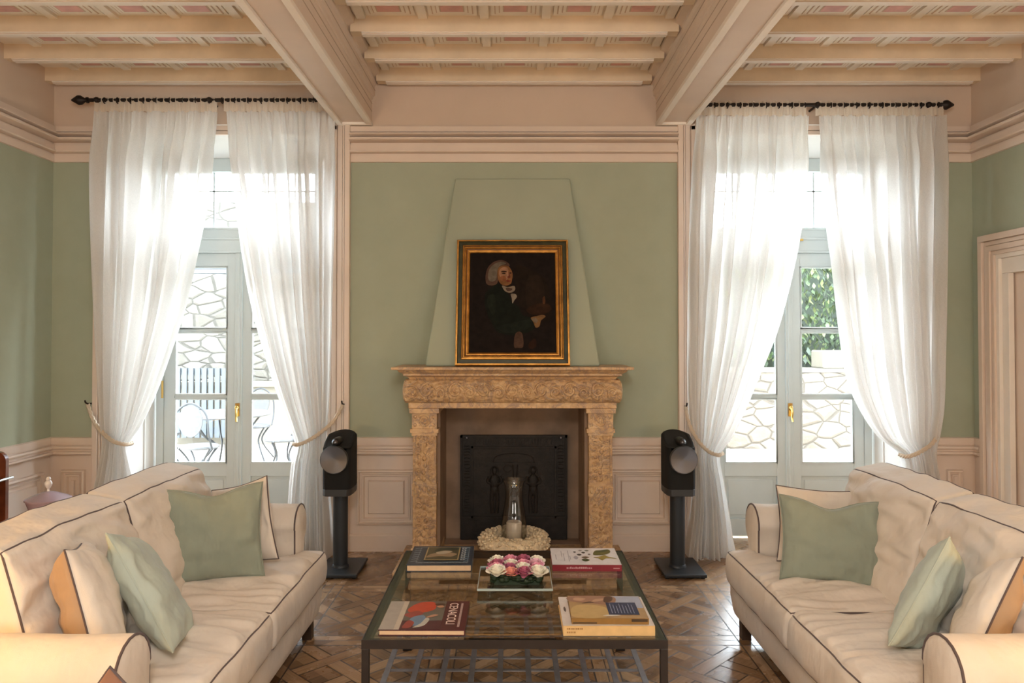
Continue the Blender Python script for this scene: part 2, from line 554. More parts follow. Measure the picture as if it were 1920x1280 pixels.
class MB:
    def __init__(self):
        self.v, self.f, self.m = [], [], []
        self.cur = 0

    def add(self, vs, fs, mi=None):
        o = len(self.v)
        self.v += [tuple(p) for p in vs]
        mi = self.cur if mi is None else mi
        for f in fs:
            self.f.append([i + o for i in f])
            self.m.append(mi)
        return self

    def box(self, x0, x1, y0, y1, z0, z1, mi=None):
        vs = [(x, y, z) for x in (x0, x1) for y in (y0, y1) for z in (z0, z1)]
        fs = [(0, 1, 3, 2), (4, 6, 7, 5), (0, 4, 5, 1), (2, 3, 7, 6), (0, 2, 6, 4), (1, 5, 7, 3)]
        return self.add(vs, fs, mi)

    def prism(self, poly, axis, a, b, mi=None, caps=True):
        """poly: 2-D outline in the two other axes (in x,y,z order), extruded along axis from a to b"""
        n = len(poly)

        def pt(p, w):
            q = list(p)
            q.insert(axis, w)
            return tuple(q)
        vs = [pt(p, a) for p in poly] + [pt(p, b) for p in poly]
        fs = [(i, (i + 1) % n, n + (i + 1) % n, n + i) for i in range(n)]
        if caps:
            fs += [tuple(range(n)), tuple(range(2 * n - 1, n - 1, -1))]
        return self.add(vs, fs, mi)

    def tube(self, path, r, n=8, closed=False, mi=None, rfun=None, caps=True):
        path = [Vector(p) for p in path]
        N = len(path)
        vs, fs = [], []
        up = None
        for i, p in enumerate(path):
            if closed:
                d = path[(i + 1) % N] - path[i - 1]
            else:
                d = path[min(i + 1, N - 1)] - path[max(i - 1, 0)]
            if d.length < 1e-9:
                d = Vector((0, 0, 1))
            d.normalize()
            if up is None:
                up = Vector((0, 0, 1)) if abs(d.z) < 0.9 else Vector((1, 0, 0))
            a = d.cross(up)
            if a.length < 1e-6:
                a = d.cross(Vector((0.3, 1, 0.2)))
            a.normalize()
            b = a.cross(d).normalized()
            up = b
            rr = r if rfun is None else rfun(i / max(1, N - 1))
            for k in range(n):
                t = 2 * pi * k / n
                vs.append(p + a * (rr * cos(t)) + b * (rr * sin(t)))
        rings = N if closed else N - 1
        for i in range(rings):
            j = (i + 1) % N
            for k in range(n):
                l = (k + 1) % n
                fs.append((i * n + k, i * n + l, j * n + l, j * n + k))
        if not closed and caps:
            fs.append(tuple(range(n - 1, -1, -1)))
            fs.append(tuple(range((N - 1) * n, N * n)))
        return self.add(vs, fs, mi)

    def lathe(self, prof, c, n=32, mi=None, axis=2):
        """prof: list of (radius, height) about a vertical line through c"""
        vs, fs = [], []
        for r, h in prof:
            for k in range(n):
                t = 2 * pi * k / n
                if axis == 2:
                    vs.append((c[0] + r * cos(t), c[1] + r * sin(t), c[2] + h))
                elif axis == 1:
                    vs.append((c[0] + r * cos(t), c[1] + h, c[2] + r * sin(t)))
                else:
                    vs.append((c[0] + h, c[1] + r * cos(t), c[2] + r * sin(t)))
        for i in range(len(prof) - 1):
            for k in range(n):
                l = (k + 1) % n
                fs.append((i * n + k, i * n + l, (i + 1) * n + l, (i + 1) * n + k))
        return self.add(vs, fs, mi)

    def grid(self, fn, nu, nv, mi=None):
        vs = [fn(i / nu, j / nv) for j in range(nv + 1) for i in range(nu + 1)]
        fs = [(j * (nu + 1) + i, j * (nu + 1) + i + 1, (j + 1) * (nu + 1) + i + 1, (j + 1) * (nu + 1) + i) for j in range(nv) for i in range(nu)]
        return self.add(vs, fs, mi)

    def ball(self, c, r, n=10, mi=None):
        rx, ry, rz = (r, r, r) if isinstance(r, (int, float)) else r
        m = max(5, n // 2 + 1)
        vs, fs = [], []
        for i in range(m + 1):
            a = pi * i / m
            for k in range(n):
                t = 2 * pi * k / n
                vs.append((c[0] + rx * sin(a) * cos(t), c[1] + ry * sin(a) * sin(t), c[2] + rz * cos(a)))
        for i in range(m):
            for k in range(n):
                l = (k + 1) % n
                fs.append((i * n + k, i * n + l, (i + 1) * n + l, (i + 1) * n + k))
        return self.add(vs, fs, mi)

    def build(self, name, mats, parent=None, smooth=35, bevel=0.0, weld=True, recalc=True, base=False, subsurf=0):
        if not isinstance(mats, (list, tuple)):
            mats = [mats]
        xs = [[p[k] for p in self.v] for k in range(3)]
        c = Vector([(min(a) + max(a)) / 2 for a in xs])
        if base:
            c.z = min(xs[2])
        me = bpy.data.meshes.new(name)
        me.from_pydata([(p[0] - c.x, p[1] - c.y, p[2] - c.z) for p in self.v], [], self.f)
        for k in mats:
            me.materials.append(k)
        me.polygons.foreach_set('material_index', self.m)
        me.update()
        bm = bmesh.new()
        bm.from_mesh(me)
        if weld:
            bmesh.ops.remove_doubles(bm, verts=bm.verts, dist=1e-5)
        if recalc:
            bmesh.ops.recalc_face_normals(bm, faces=bm.faces)
        bm.to_mesh(me)
        bm.free()
        if smooth:
            me.polygons.foreach_set('use_smooth', [True] * len(me.polygons))
            me.set_sharp_from_angle(angle=math.radians(smooth))
        o = bpy.data.objects.new(name, me)
        COL.objects.link(o)
        if parent is not None:
            o.parent = parent
            o.location = c - ORG[parent.name]
        else:
            o.location = c
        ORG[o.name] = c
        if bevel:
            b = o.modifiers.new('edge', 'BEVEL')
            b.width = bevel
            b.segments = 2
            b.limit_method = 'ANGLE'
            b.angle_limit = math.radians(40)
        if subsurf:
            s = o.modifiers.new('soft', 'SUBSURF')
            s.levels = s.render_levels = subsurf
        return o


def thing(name, label, cat, loc, group=None):
    o = bpy.data.objects.new(name, None)
    o.empty_display_size = 0.1
    COL.objects.link(o)
    o.location = loc
    ORG[o.name] = Vector(loc)
    o['label'] = label
    o['category'] = cat
    if group:
        o['group'] = group
    return o


def tag(o, label, cat, group=None, kind=None):
    o['label'] = label
    o['category'] = cat
    if group:
        o['group'] = group
    if kind:
        o['kind'] = kind
    return o


def struct(o, label=None, cat=None):
    o['kind'] = 'structure'
    if label:
        o['label'] = label
    if cat:
        o['category'] = cat
    return o


def catmull(pts, n=8, closed=False):
    pts = [Vector(p) for p in pts]
    out = []
    N = len(pts)
    for i in range(N if closed else N - 1):
        if closed:
            p0, p1, p2, p3 = pts[i - 1], pts[i], pts[(i + 1) % N], pts[(i + 2) % N]
        else:
            p0, p1, p2, p3 = pts[max(i - 1, 0)], pts[i], pts[i + 1], pts[min(i + 2, N - 1)]
        for k in range(n):
            t = k / n
            out.append(0.5 * (2 * p1 + (p2 - p0) * t + (2 * p0 - 5 * p1 + 4 * p2 - p3) * t * t + (3 * p1 - p0 - 3 * p2 + p3) * t ** 3))
    if not closed:
        out.append(pts[-1])
    return out


def smooth01(a, b, x):
    t = max(0.0, min(1.0, (x - a) / (b - a)))
    return t * t * (3 - 2 * t)


def interp(table, x):
    """smooth lookup in [(x, y), ...] sorted by x"""
    if x <= table[0][0]:
        return table[0][1]
    for i in range(len(table) - 1):
        x0, y0 = table[i]
        x1, y1 = table[i + 1]
        if x <= x1:
            ym = table[i - 1][1] if i > 0 else y0
            xm = table[i - 1][0] if i > 0 else x0 - (x1 - x0)
            yp = table[i + 2][1] if i + 2 < len(table) else y1
            xp = table[i + 2][0] if i + 2 < len(table) else x1 + (x1 - x0)
            h = x1 - x0
            m0 = (y1 - ym) / (x1 - xm) * h
            m1 = (yp - y0) / (xp - x0) * h
            t = (x - x0) / h
            return (2 * t ** 3 - 3 * t * t + 1) * y0 + (t ** 3 - 2 * t * t + t) * m0 + (-2 * t ** 3 + 3 * t * t) * y1 + (t ** 3 - t * t) * m1
    return table[-1][1]


# ------------------------------------------------------------------ room shell
XL, XR, YB, YF = -3.51, 3.52, 5.62, -2.6
CEIL = 3.645
DOORS = (-2.205, 2.235)
OW = 0.80          # half width of each door opening at the wall face

b = MB().box(XL - 0.4, XR + 0.6, YF - 0.3, 6.12, -0.08, 0.0)
struct(b.build('floor', M['floor'], smooth=0), 'dark oak parquet floor in woven diagonal squares', 'floor')

b = MB()
b.box(XL - 0.3, DOORS[0] - OW, YB, 6.1, 0, CEIL)
b.box(DOORS[0] + OW, -0.56, YB, 6.1, 0, CEIL)
b.box(0.565, DOORS[1] - OW, YB, 6.1, 0, CEIL)
b.box(DOORS[1] + OW, XR + 0.3, YB, 6.1, 0, CEIL)
b.box(-0.56, 0.565, YB, 6.1, 1.13, CEIL)
for cx in DOORS:
    b.box(cx - OW, cx + OW, YB, 6.1, 3.25, CEIL)
struct(b.build('wall_back', M['wall'], smooth=0), 'sage green wall with pinkish dado and tan frieze behind the fireplace', 'wall')

b = MB().box(XL - 0.3, XL, YF, YB, 0, CEIL)
struct(b.build('wall_left', M['wall'], smooth=0))
DY0, DY1, DZ = 3.9, 5.35, 2.22      # doorway in the right wall
b = MB().box(XR, XR + 0.3, DY1, YB, 0, CEIL).box(XR, XR + 0.3, YF, DY0, 0, CEIL).box(XR, XR + 0.3, DY0, DY1, DZ, CEIL)
struct(b.build('wall_right', M['wall'], smooth=0))
b = MB().box(XL - 0.3, XR + 0.3, YF - 0.3, YF, 0, CEIL)
struct(b.build('wall_front', M['wall'], smooth=0))

# ceiling with painted coffers between the joists
J_PITCH, J_FRONT0 = 0.447, 5.504
b = MB()
b.box(XL - 0.3, XR + 0.3, YF - 0.3, 6.1, CEIL, CEIL + 0.15, 0)
BX = (-1.20, 1.232)                 # the two great beams
bays = ((XL, BX[0] - 0.2), (BX[0] + 0.2, BX[1] - 0.2), (BX[1] + 0.2, XR))
PC = 0.388
for j in range(9):
    y0 = J_FRONT0 - J_PITCH * j - J_PITCH + 0.075
    y1 = J_FRONT0 - J_PITCH * j
    for (xa, xb) in bays:
        k0 = int(floor((xa - 0.02) / PC)) - 1
        for k in range(k0, k0 + 12):
            cx = 0.02 + PC * k
            if cx - 0.12 < xa or cx + 0.12 > xb:
                continue
            ym = (y0 + y1) / 2
            for (hx, hy, z, mi) in ((0.150, 0.150, 0.012, 0), (0.128, 0.128, 0.016, 1), (0.121, 0.121, 0.018, 0), (0.100, 0.100, 0.021, 1), (0.094, 0.094, 0.023, 0), (0.076, 0.074, 0.026, 1), (0.068, 0.066, 0.028, 2)):
                b.box(cx - hx, cx + hx, ym - hy, ym + hy, CEIL - z, CEIL + 0.001, mi)
        for k in range(k0, k0 + 12):
            cx = 0.02 + PC * (k + 0.5)
            if cx - 0.03 < xa or cx + 0.03 > xb:
                continue
            b.box(cx - 0.028, cx + 0.028, y0, y1, CEIL - 0.020, CEIL + 0.001, 0)
struct(b.build('ceiling', [M['coffer'], M['coffer_line'], M['coffer_pink']], smooth=0), 'coffered timber ceiling with small pink painted panels', 'ceiling')

# joists running across the room
for j in range(11):
    y = J_FRONT0 - J_PITCH * j
    for (xa, xb) in bays:
        m = MB()
        m.box(xa - 0.02, xb + 0.02, y, y + 0.075, 3.545, CEIL, 0)
        m.box(xa + 0.05, xb - 0.05, y + 0.004, y + 0.071, 3.540, 3.546, 1)
        m.box(xa + 0.05, xb - 0.05, y + 0.012, y + 0.063, 3.537, 3.541, 2)
        m.box(xa + 0.05, xb - 0.05, y + 0.015, y + 0.060, 3.533, 3.538, 1)
        struct(m.build('ceiling_beam', [M['joist'], M['beam_edge'], M['coffer_line']], smooth=0))
# the board between the last joist and the wall
m = MB().box(XL, XR, J_FRONT0 + 0.075, YB + 0.01, 3.60, CEIL)
struct(m.build('trim_1', M['beam'], smooth=0))
# two great beams
for cx in BX:
    m = MB()
    prof = [(cx - 0.127, 3.254), (cx + 0.127, 3.254), (cx + 0.127, 3.44), (cx + 0.135, 3.445), (cx + 0.135, 3.46), (cx + 0.15, 3.47),
            (cx + 0.15, 3.545), (cx + 0.165, 3.56), (cx + 0.165, 3.58), (cx + 0.205, 3.60), (cx + 0.205, CEIL)]
    prof += [(2 * cx - x, z) for x, z in reversed(prof[2:])]
    m.prism(prof, 1, YF, YB + 0.01, 0)
    for s in (-1, 1):
        m.box(cx + s * 0.112 - 0.021, cx + s * 0.112 + 0.021, YF, YB + 0.005, 3.236, 3.262, 1)
    m.box(cx - 0.13, cx + 0.13, YB - 0.05, YB + 0.006, 3.2345, 3.262, 1)
    for s in (-1, 1):
        for zz in (3.345, 3.405, 3.505):
            w = 0.1275 if zz < 3.44 else 0.1505
            m.box(cx + s * w - 0.002, cx + s * w + 0.002, YF, YB, zz, zz + 0.006, 2)
    struct(m.build('ceiling_beam', [M['beam'], M['beam_edge'], M['trim_dark']], smooth=0, bevel=0.003))

# mouldings: profile of (out from wall, z)
CORNICE = [(0, 2.955), (0.020, 2.957), (0.020, 3.010), (0.004, 3.013), (0.004, 3.024), (0.044, 3.028), (0.050, 3.034), (0.050, 3.042), (0.030, 3.046), (0.030, 3.088), (0.006, 3.091), (0.006, 3.106),
           (0.084, 3.112), (0.092, 3.118), (0.092, 3.128), (0.012, 3.131), (0.012, 3.146), (0.060, 3.152), (0.076, 3.160), (0.076, 3.168), (0.010, 3.171), (0.010, 3.182), (0.034, 3.185), (0.034, 3.226), (0.0, 3.232)]
DADO = [(0, 0.725), (0.040, 0.732), (0.052, 0.742), (0.052, 0.754), (0.022, 0.757), (0.020, 0.768), (0.036, 0.774), (0.040, 0.784), (0.036, 0.794), (0.012, 0.798), (0.010, 0.806), (0.020, 0.808), (0.020, 0.856), (0, 0.862)]
BASE = [(0, 0), (0.020, 0), (0.020, 0.115), (0.012, 0.125), (0, 0.13)]


def along_back(prof, x0, x1, name):
    m = MB().prism([(YB + 0.002 - o, z) for o, z in prof], 0, x0, x1)
    return struct(m.build(name, M['trim'], smooth=25))


def along_side(prof, x, sgn, y0, y1, name):
    m = MB().prism([(x + sgn * (o - 0.002), z) for o, z in prof], 1, y0, y1)
    return struct(m.build(name, M['trim'], smooth=25))


TO = OW + 0.172        # outer edge of the door architraves
spans = [(XL, DOORS[0] - TO), (DOORS[0] + TO, DOORS[1] - TO), (DOORS[1] + TO, XR)]
for k, (x0, x1) in enumerate(spans):
    along_back(CORNICE, x0, x1, 'trim_%d' % (k + 2))
for k, (x0, x1) in enumerate([spans[0], (spans[1][0], -0.70), (0.71, spans[1][1]), spans[2]]):
    along_back(DADO, x0, x1, 'trim_%d' % (k + 6))
    along_back(BASE, x0, x1, 'baseboard_back')
along_side(CORNICE, XL, 1, YF, YB, 'trim_11')
along_side(CORNICE, XR, -1, YF, YB, 'trim_12')
along_side(DADO, XL, 1, YF, YB, 'trim_13')
along_side(DADO, XR, -1, DY1 + 0.17, YB, 'trim_14')
along_side(BASE, XL, 1, YF, YB, 'baseboard_left')
along_side(BASE, XR, -1, DY1 + 0.17, YB, 'baseboard_right')


def panel_mould(m, place, a0, a1, z0, z1):
    """nested frames with a raised centre; place(a, out, z) -> point"""
    rings = [(0.0, 0.0), (0.003, 0.024), (0.015, 0.030), (0.020, 0.012), (0.034, 0.006), (0.038, 0.022), (0.048, 0.020), (0.054, 0.001), (0.080, 0.001), (0.088, 0.022)]
    lim = min(a1 - a0, z1 - z0) / 2 - 0.012
    rings = [(min(i, lim), o) for i, o in rings]
    P = []
    for i, o in rings:
        P.append([place(a0 + i, o, z0 + i), place(a1 - i, o, z0 + i), place(a1 - i, o, z1 - i), place(a0 + i, o, z1 - i)])
    vs = [p for r in P for p in r]
    fs = []
    for r in range(len(P) - 1):
        for k in range(4):
            l = (k + 1) % 4
            fs.append((r * 4 + k, r * 4 + l, (r + 1) * 4 + l, (r + 1) * 4 + k))
    n = (len(P) - 1) * 4
    fs.append((n, n + 1, n + 2, n + 3))
    m.add(vs, fs)


back = lambda a, o, z: (a, YB - 0.001 - o, z)
k = 15
for (x0, x1) in ((XL + 0.09, DOORS[0] - TO - 0.06), (DOORS[0] + TO + 0.06, -0.735), (0.745, DOORS[1] - TO - 0.06), (DOORS[1] + TO + 0.09, XR - 0.10)):
    m = MB()
    panel_mould(m, back, x0, x1, 0.20, 0.615)
    struct(m.build('trim_%d' % k, M['trim'], smooth=20, recalc=False))
    k += 1
for i in range(8):
    m = MB()
    y1 = YB - 0.10 - 0.98 * i
    panel_mould(m, lambda a, o, z: (XL + 0.001 + o, a, z), y1 - 0.86, y1, 0.20, 0.615)
    struct(m.build('trim_%d' % k, M['trim'], smooth=20))
    k += 1

# door architraves and reveals
for cx in DOORS:
    m = MB()
    steps = [(0.0, 0.03, 0.018), (0.034, 0.07, 0.026), (0.074, 0.112, 0.020), (0.116, 0.128, 0.030), (0.132, 0.172, 0.040)]
    for s in (-1, 1):
        for a, c, o in steps:
            xa, xb = sorted((cx + s * (OW + a), cx + s * (OW + c)))
            m.box(xa, xb, YB - o, YB + 0.01, 0, 3.252)
        xa, xb = sorted((cx + s * OW, cx + s * (OW + 0.172)))
        m.box(xa, xb, YB - 0.010, YB + 0.01, 0, 3.252)
    for a, c, o in steps[:2]:
        m.box(cx - OW - c, cx + OW + c, YB - o, YB + 0.01, 3.20 - 0.0 + a - 0.034, 3.20 + c - 0.034)
    struct(m.build('trim_%d' % k, M['trim'], smooth=0, bevel=0.004))
    k += 1
    # splayed plaster reveal
    m = MB()
    for s in (-1, 1):
        poly = [(cx + s * OW, YB + 0.0), (cx + s * 0.685, 5.95), (cx + s * 0.685, 6.09), (cx + s * (OW + 0.01), 6.09)]
        m.prism(poly, 2, 0, 3.26)
        # moulded panel lines on the reveal
        for q in (0.25, 0.75):
            x = cx + s * (OW - (OW - 0.685) * q)
            y = YB + 0.33 * q
            xa, xb = sorted((x - s * 0.006, x + s * 0.02))
            m.box(xa, xb, y - 0.008, y + 0.008, 0.12, 3.0)
    poly = [(YB, 3.252), (5.95, 3.07), (6.09, 3.07), (6.09, 3.26)]
    m.prism(poly, 0, cx - OW, cx + OW)
    struct(m.build('trim_%d' % k, M['reveal'], smooth=0))
    k += 1

# ------------------------------------------------------------------ french doors
def french_door(idx, cx):
    Y = 5.95
    root = MB()
    H = 0.665
    # fixed frame, transom rail and head
    root.box(cx - H, cx - H + 0.06, Y, Y + 0.09, 0, 3.07)
    root.box(cx + H - 0.06, cx + H, Y, Y + 0.09, 0, 3.07)
    root.box(cx - H + 0.001, cx + H - 0.001, Y - 0.002, Y + 0.088, 2.96, 3.069)
    root.box(cx - H + 0.001, cx + H - 0.001, Y - 0.01, Y + 0.089, 2.30, 2.505)
    root.box(cx - H, cx + H, Y - 0.022, Y, 2.405, 2.425)
    root.box(cx - H, cx + H, Y - 0.018, Y, 2.30, 2.318)
    root.box(cx - H, cx + H, Y - 0.018, Y, 2.485, 2.505)
    f = struct(root.build('door_%d' % idx, M['door'], smooth=0, bevel=0.004), 'pale grey french door with glazed leaves behind sheer curtains', 'door')
    # transom light: glazing bars
    m = MB()
    m.box(cx - 0.61, cx + 0.61, Y + 0.03, Y + 0.045, 2.80, 2.812)
    for q in range(-2, 3):
        m.box(cx + q * 0.22 - 0.007, cx + q * 0.22 + 0.007, Y + 0.03, Y + 0.045, 2.505, 2.96)
    m.build('transom_grille', M['door'], f, smooth=0)
    m = MB().box(cx - 0.61, cx + 0.61, Y + 0.06, Y + 0.064, 2.505, 2.96)
    m.build('transom_pane', M['pane'], f, smooth=0)
    for s in (-1, 1):
        xa, xb = (cx - 0.605, cx - 0.012) if s < 0 else (cx + 0.012, cx + 0.605)
        m = MB()
        sw = 0.085
        m.box(xa, xa + sw, Y + 0.01, Y + 0.06, 0.02, 2.30)
        m.box(xb - sw, xb, Y + 0.01, Y + 0.06, 0.02, 2.30)
        m.box(xa, xb, Y + 0.012, Y + 0.058, 2.19, 2.30)
        m.box(xa, xb, Y + 0.012, Y + 0.058, 0.50, 0.605)
        m.box(xa, xb, Y + 0.012, Y + 0.058, 0.02, 0.16)
        for zz in (1.14, 1.676):
            m.box(xa + sw - 0.01, xb - sw + 0.01, Y + 0.018, Y + 0.052, zz - 0.014, zz + 0.014)
        # glazing beads
        for (za, zb) in ((0.605, 1.126), (1.154, 1.662), (1.690, 2.19)):
            for zz in (za, zb - 0.012):
                m.box(xa + sw, xb - sw, Y + 0.006, Y + 0.02, zz, zz + 0.012)
            for xx in (xa + sw, xb - sw - 0.012):
                m.box(xx, xx + 0.012, Y + 0.006, Y + 0.02, za, zb)
        # solid bottom panel
        m.box(xa + sw, xb - sw, Y + 0.03, Y + 0.05, 0.16, 0.50)
        m.box(xa + sw + 0.03, xb - sw - 0.03, Y + 0.022, Y + 0.05, 0.19, 0.47)
        leaf = m.build('door_leaf', M['door'], f, smooth=0, bevel=0.003)
        m = MB()
        for (za, zb) in ((0.605, 1.126), (1.154, 1.662), (1.690, 2.19)):
            m.box(xa + sw, xb - sw, Y + 0.034, Y + 0.038, za, zb)
        m.build('pane', M['pane'], leaf, smooth=0)
    m = MB().box(cx - 0.03, cx + 0.03, Y - 0.012, Y + 0.012, 0.02, 2.30).box(cx - 0.012, cx + 0.012, Y - 0.02, Y, 0.02, 2.30)
    m.build('astragal', M['door'], f, smooth=0, bevel=0.004)
    # brass lever handle
    m = MB()
    hx = cx - 0.0
    m.box(hx - 0.016, hx + 0.016, Y - 0.026, Y - 0.012, 0.985, 1.09)
    m.ball((hx, Y - 0.035, 1.055), (0.016, 0.02, 0.02), 12)
    m.tube(catmull([(hx, Y - 0.05, 1.055), (hx + 0.004, Y - 0.058, 1.02), (hx + 0.002, Y - 0.052, 0.98), (hx + 0.006, Y - 0.058, 0.945)], 5), 0.009, 8)
    m.build('handle', M['brass'], f)['label'] = 'brass lever handle'
    m = MB()
    for zz in (1.2, 2.05, 0.35):
        for s in (-1, 1):
            m.tube([(cx + s * 0.612, Y - 0.004, zz - 0.07), (cx + s * 0.612, Y - 0.004, zz + 0.07)], 0.009, 8)
    m.build('hinge', M['brass'], f)
    m = MB().box(cx + 0.06, cx + 0.11, Y - 0.03, Y - 0.01, 2.395, 2.412)
    m.build('transom_catch', M['brass'], f)
    return f


french_door(1, DOORS[0])
french_door(2, DOORS[1])

# doorway in the right wall
m = MB()
steps = [(0.0, 0.028, 0.02), (0.032, 0.068, 0.032), (0.072, 0.100, 0.024), (0.104, 0.150, 0.044)]
for a, c, o in steps:
    m.box(XR - o, XR + 0.01, DY1 + a, DY1 + c, 0, DZ + a)
    m.box(XR - o, XR + 0.01, DY0 - c, DY0 - a, 0, DZ + a)
    m.box(XR - o, XR + 0.01, DY0 - c, DY1 + c, DZ + a, DZ + c)
m.box(XR - 0.012, XR + 0.01, DY1, DY1 + 0.149, 0, DZ)
m.box(XR - 0.011, XR + 0.01, DY0 - 0.149, DY1 + 0.149, DZ, DZ + 0.149)
root = struct(m.build('door_3', M['trim'], smooth=0, bevel=0.004), 'moulded doorway in the side wall beside the sofa', 'door')
m = MB()
m.box(XR - 0.004, XR + 0.32, DY1 - 0.03, DY1 + 0.03, 0, DZ - 0.03)
m.box(XR + 0.02, XR + 0.06, DY1 - 0.10, DY1 - 0.03, 0, DZ - 0.14)
m.box(XR - 0.004, XR + 0.32, DY0, DY1 + 0.03, DZ - 0.03, DZ + 0.03)
m.box(XR + 0.02, XR + 0.06, DY0, DY1, DZ - 0.14, DZ - 0.03)
m.build('door_jamb', M['trim_white'], root, smooth=0, bevel=0.003)
m = MB().box(XR + 0.07, XR + 0.115, DY0, DY1 - 0.02, 0.01, DZ - 0.02)
m.build('door_leaf', M['trim'], root, smooth=0)

# ------------------------------------------------------------------ fireplace
HC = 0.004
fp = thing('fireplace', 'carved tan marble fireplace with scrolled frieze and stone hearth', 'fireplace', (HC, 5.3, 0))
m = MB().box(-0.80, 0.808, 4.94, 5.62, 0.0, 0.05)
m.build('hearth', M['marble'], fp, smooth=0, bevel=0.006)
m = MB().box(-0.52, 0.53, 5.62, 5.80, 0.0, 0.05)
m.box(-0.56, -0.515, 5.3, 5.9, 0.05, 1.13).box(0.52, 0.565, 5.3, 5.9, 0.05, 1.13).box(-0.56, 0.565, 5.79, 5.95, 0.0, 1.13)
m.box(-0.56, 0.565, 5.55, 5.9, 1.125, 1.16)
m.build('firebox', M['firebox'], fp, smooth=0)


def spiral_path(c, r, turns, s=1, n=40, y=0.0):
    return [(c[0] + s * r * (1 - 0.86 * i / n) * cos(2 * pi * turns * i / n + 0.6), y, c[1] + r * (1 - 0.86 * i / n) * sin(2 * pi * turns * i / n + 0.6)) for i in range(n + 1)]


for s in (-1, 1):
    cx = HC + s * 0.622
    F = 5.22
    m = MB()
    m.box(cx - 0.105, cx + 0.105, F - 0.02, 5.63, 0.05, 0.115)
    m.box(cx - 0.095, cx + 0.095, F - 0.012, 5.63, 0.115, 0.135)
    pl = m.build('plinth', M['marble'], fp, smooth=0, bevel=0.006)
    m = MB()
    m.box(cx - 0.083, cx + 0.083, F, 5.63, 0.135, 0.99)
    # shaft: raised borders and carved candelabra relief
    for (za, zb) in ((0.16, 0.49), (0.60, 0.93)):
        for xx in (-0.075, 0.065):
            m.box(cx + xx, cx + xx + 0.010, F - 0.010, F + 0.01, za, zb)
        rnd = random.Random(int(za * 100) + s)
        z = za + 0.02
        while z < zb - 0.02:
            m.ball((cx + rnd.uniform(-0.008, 0.008), F, z), (0.016, 0.014, 0.020), 8)
            for q in (-1, 1):
                m.tube(spiral_path((cx + q * 0.038, z + 0.012), rnd.uniform(0.016, 0.024), 1.3, q, 14, F - 0.001), 0.006, 5)
            z += 0.048
    m.box(cx - 0.087, cx + 0.087, F - 0.007, 5.63, 0.50, 0.585)
    for q in range(-2, 3):
        m.ball((cx + q * 0.032, F - 0.008, 0.542), (0.013, 0.008, 0.026), 8)
    m.build('pilaster', M['marble_carved'], fp, smooth=30, bevel=0.004)
    m = MB()
    m.box(cx - 0.10, cx + 0.10, F - 0.018, 5.63, 0.945, 0.975)
    m.box(cx - 0.09, cx + 0.09, F - 0.009, 5.63, 0.925, 0.945)
    m.box(cx - 0.088, cx + 0.088, F - 0.012, 5.63, 0.975, 1.085)
    m.box(cx - 0.104, cx + 0.104, F - 0.03, 5.63, 1.085, 1.118)
    m.tube(spiral_path((cx, 1.03), 0.046, 2.1, s, 40, F - 0.014), 0.0075, 6)
    for q in (-1, 1):
        m.ball((cx + q * 0.065, F - 0.012, 1.058), (0.012, 0.008, 0.014), 8)
        m.ball((cx + q * 0.065, F - 0.012, 1.0), (0.012, 0.008, 0.014), 8)
    m.build('capital', M['marble'], fp, smooth=30, bevel=0.004)

# architrave, pulvinated frieze with scrolls, and shelf
m = MB().box(HC - 0.735, HC + 0.735, 5.205, 5.63, 1.118, 1.158)
m.build('architrave', M['marble'], fp, smooth=0, bevel=0.005)
m = MB()
prof = []
for i in range(15):
    a = -pi / 2 + pi * i / 14
    prof.append((5.215 - 0.052 * cos(a), 1.240 + 0.084 * sin(a)))
poly = [(5.63, 1.156)] + prof + [(5.63, 1.324)]
m.prism(poly, 0, HC - 0.755, HC + 0.755)
for s in (-1, 1):
    m.ball((HC + s * 0.755, 5.215, 1.24), (0.022, 0.05, 0.08), 12)


def frieze_y(z):
    q = max(-1, min(1, (z - 1.24) / 0.084))
    return 5.215 - 0.052 * sqrt(max(0, 1 - q * q)) - 0.001


rnd = random.Random(3)
for i in range(15):
    x = HC - 0.70 + i * 0.10
    s = 1 if i % 2 else -1
    pth = spiral_path((x, 1.24 + s * 0.008), 0.050, 1.8, s, 34)
    m.tube([(p[0], frieze_y(p[2]), p[2]) for p in pth], 0.0095, 6)
    pth = [(x + 0.05 + 0.055 * cos(t * 0.32 + s) * 0.9, 0, 1.24 + s * 0.055 * sin(t * 0.32)) for t in range(10)]
    if i < 14:
        m.tube([(p[0], frieze_y(p[2]), p[2]) for p in pth], 0.008, 6)
    for q in range(3):
        zz = 1.24 + rnd.uniform(-0.06, 0.06)
        xx = x + rnd.uniform(-0.05, 0.05)
        m.ball((xx, frieze_y(zz), zz), (rnd.uniform(0.008, 0.018), 0.008, rnd.uniform(0.006, 0.014)), 8)
m.build('frieze', M['marble_carved'], fp, smooth=40)
m = MB()
shelf = [(0.72, 5.25, 1.322), (0.725, 5.20, 1.322), (0.735, 5.185, 1.340), (0.765, 5.15, 1.352), (0.765, 5.15, 1.364), (0.79, 5.125, 1.378), (0.80, 5.11, 1.392), (0.838, 5.085, 1.395), (0.838, 5.085, 1.412)]
vs, fs = [], []
for hw, y, z in shelf:
    vs += [(HC - hw, 5.63, z), (HC - hw, y, z), (HC + hw, y, z), (HC + hw, 5.63, z)]
for i in range(len(shelf) - 1):
    for q in range(4):
        l = (q + 1) % 4
        fs.append((i * 4 + q, i * 4 + l, i * 4 + 4 + l, i * 4 + 4 + q))
n = (len(shelf) - 1) * 4
fs += [(n, n + 1, n + 2, n + 3), (3, 2, 1, 0)]
m.add(vs, fs)
m.build('mantel_shelf', M['marble'], fp, smooth=20)

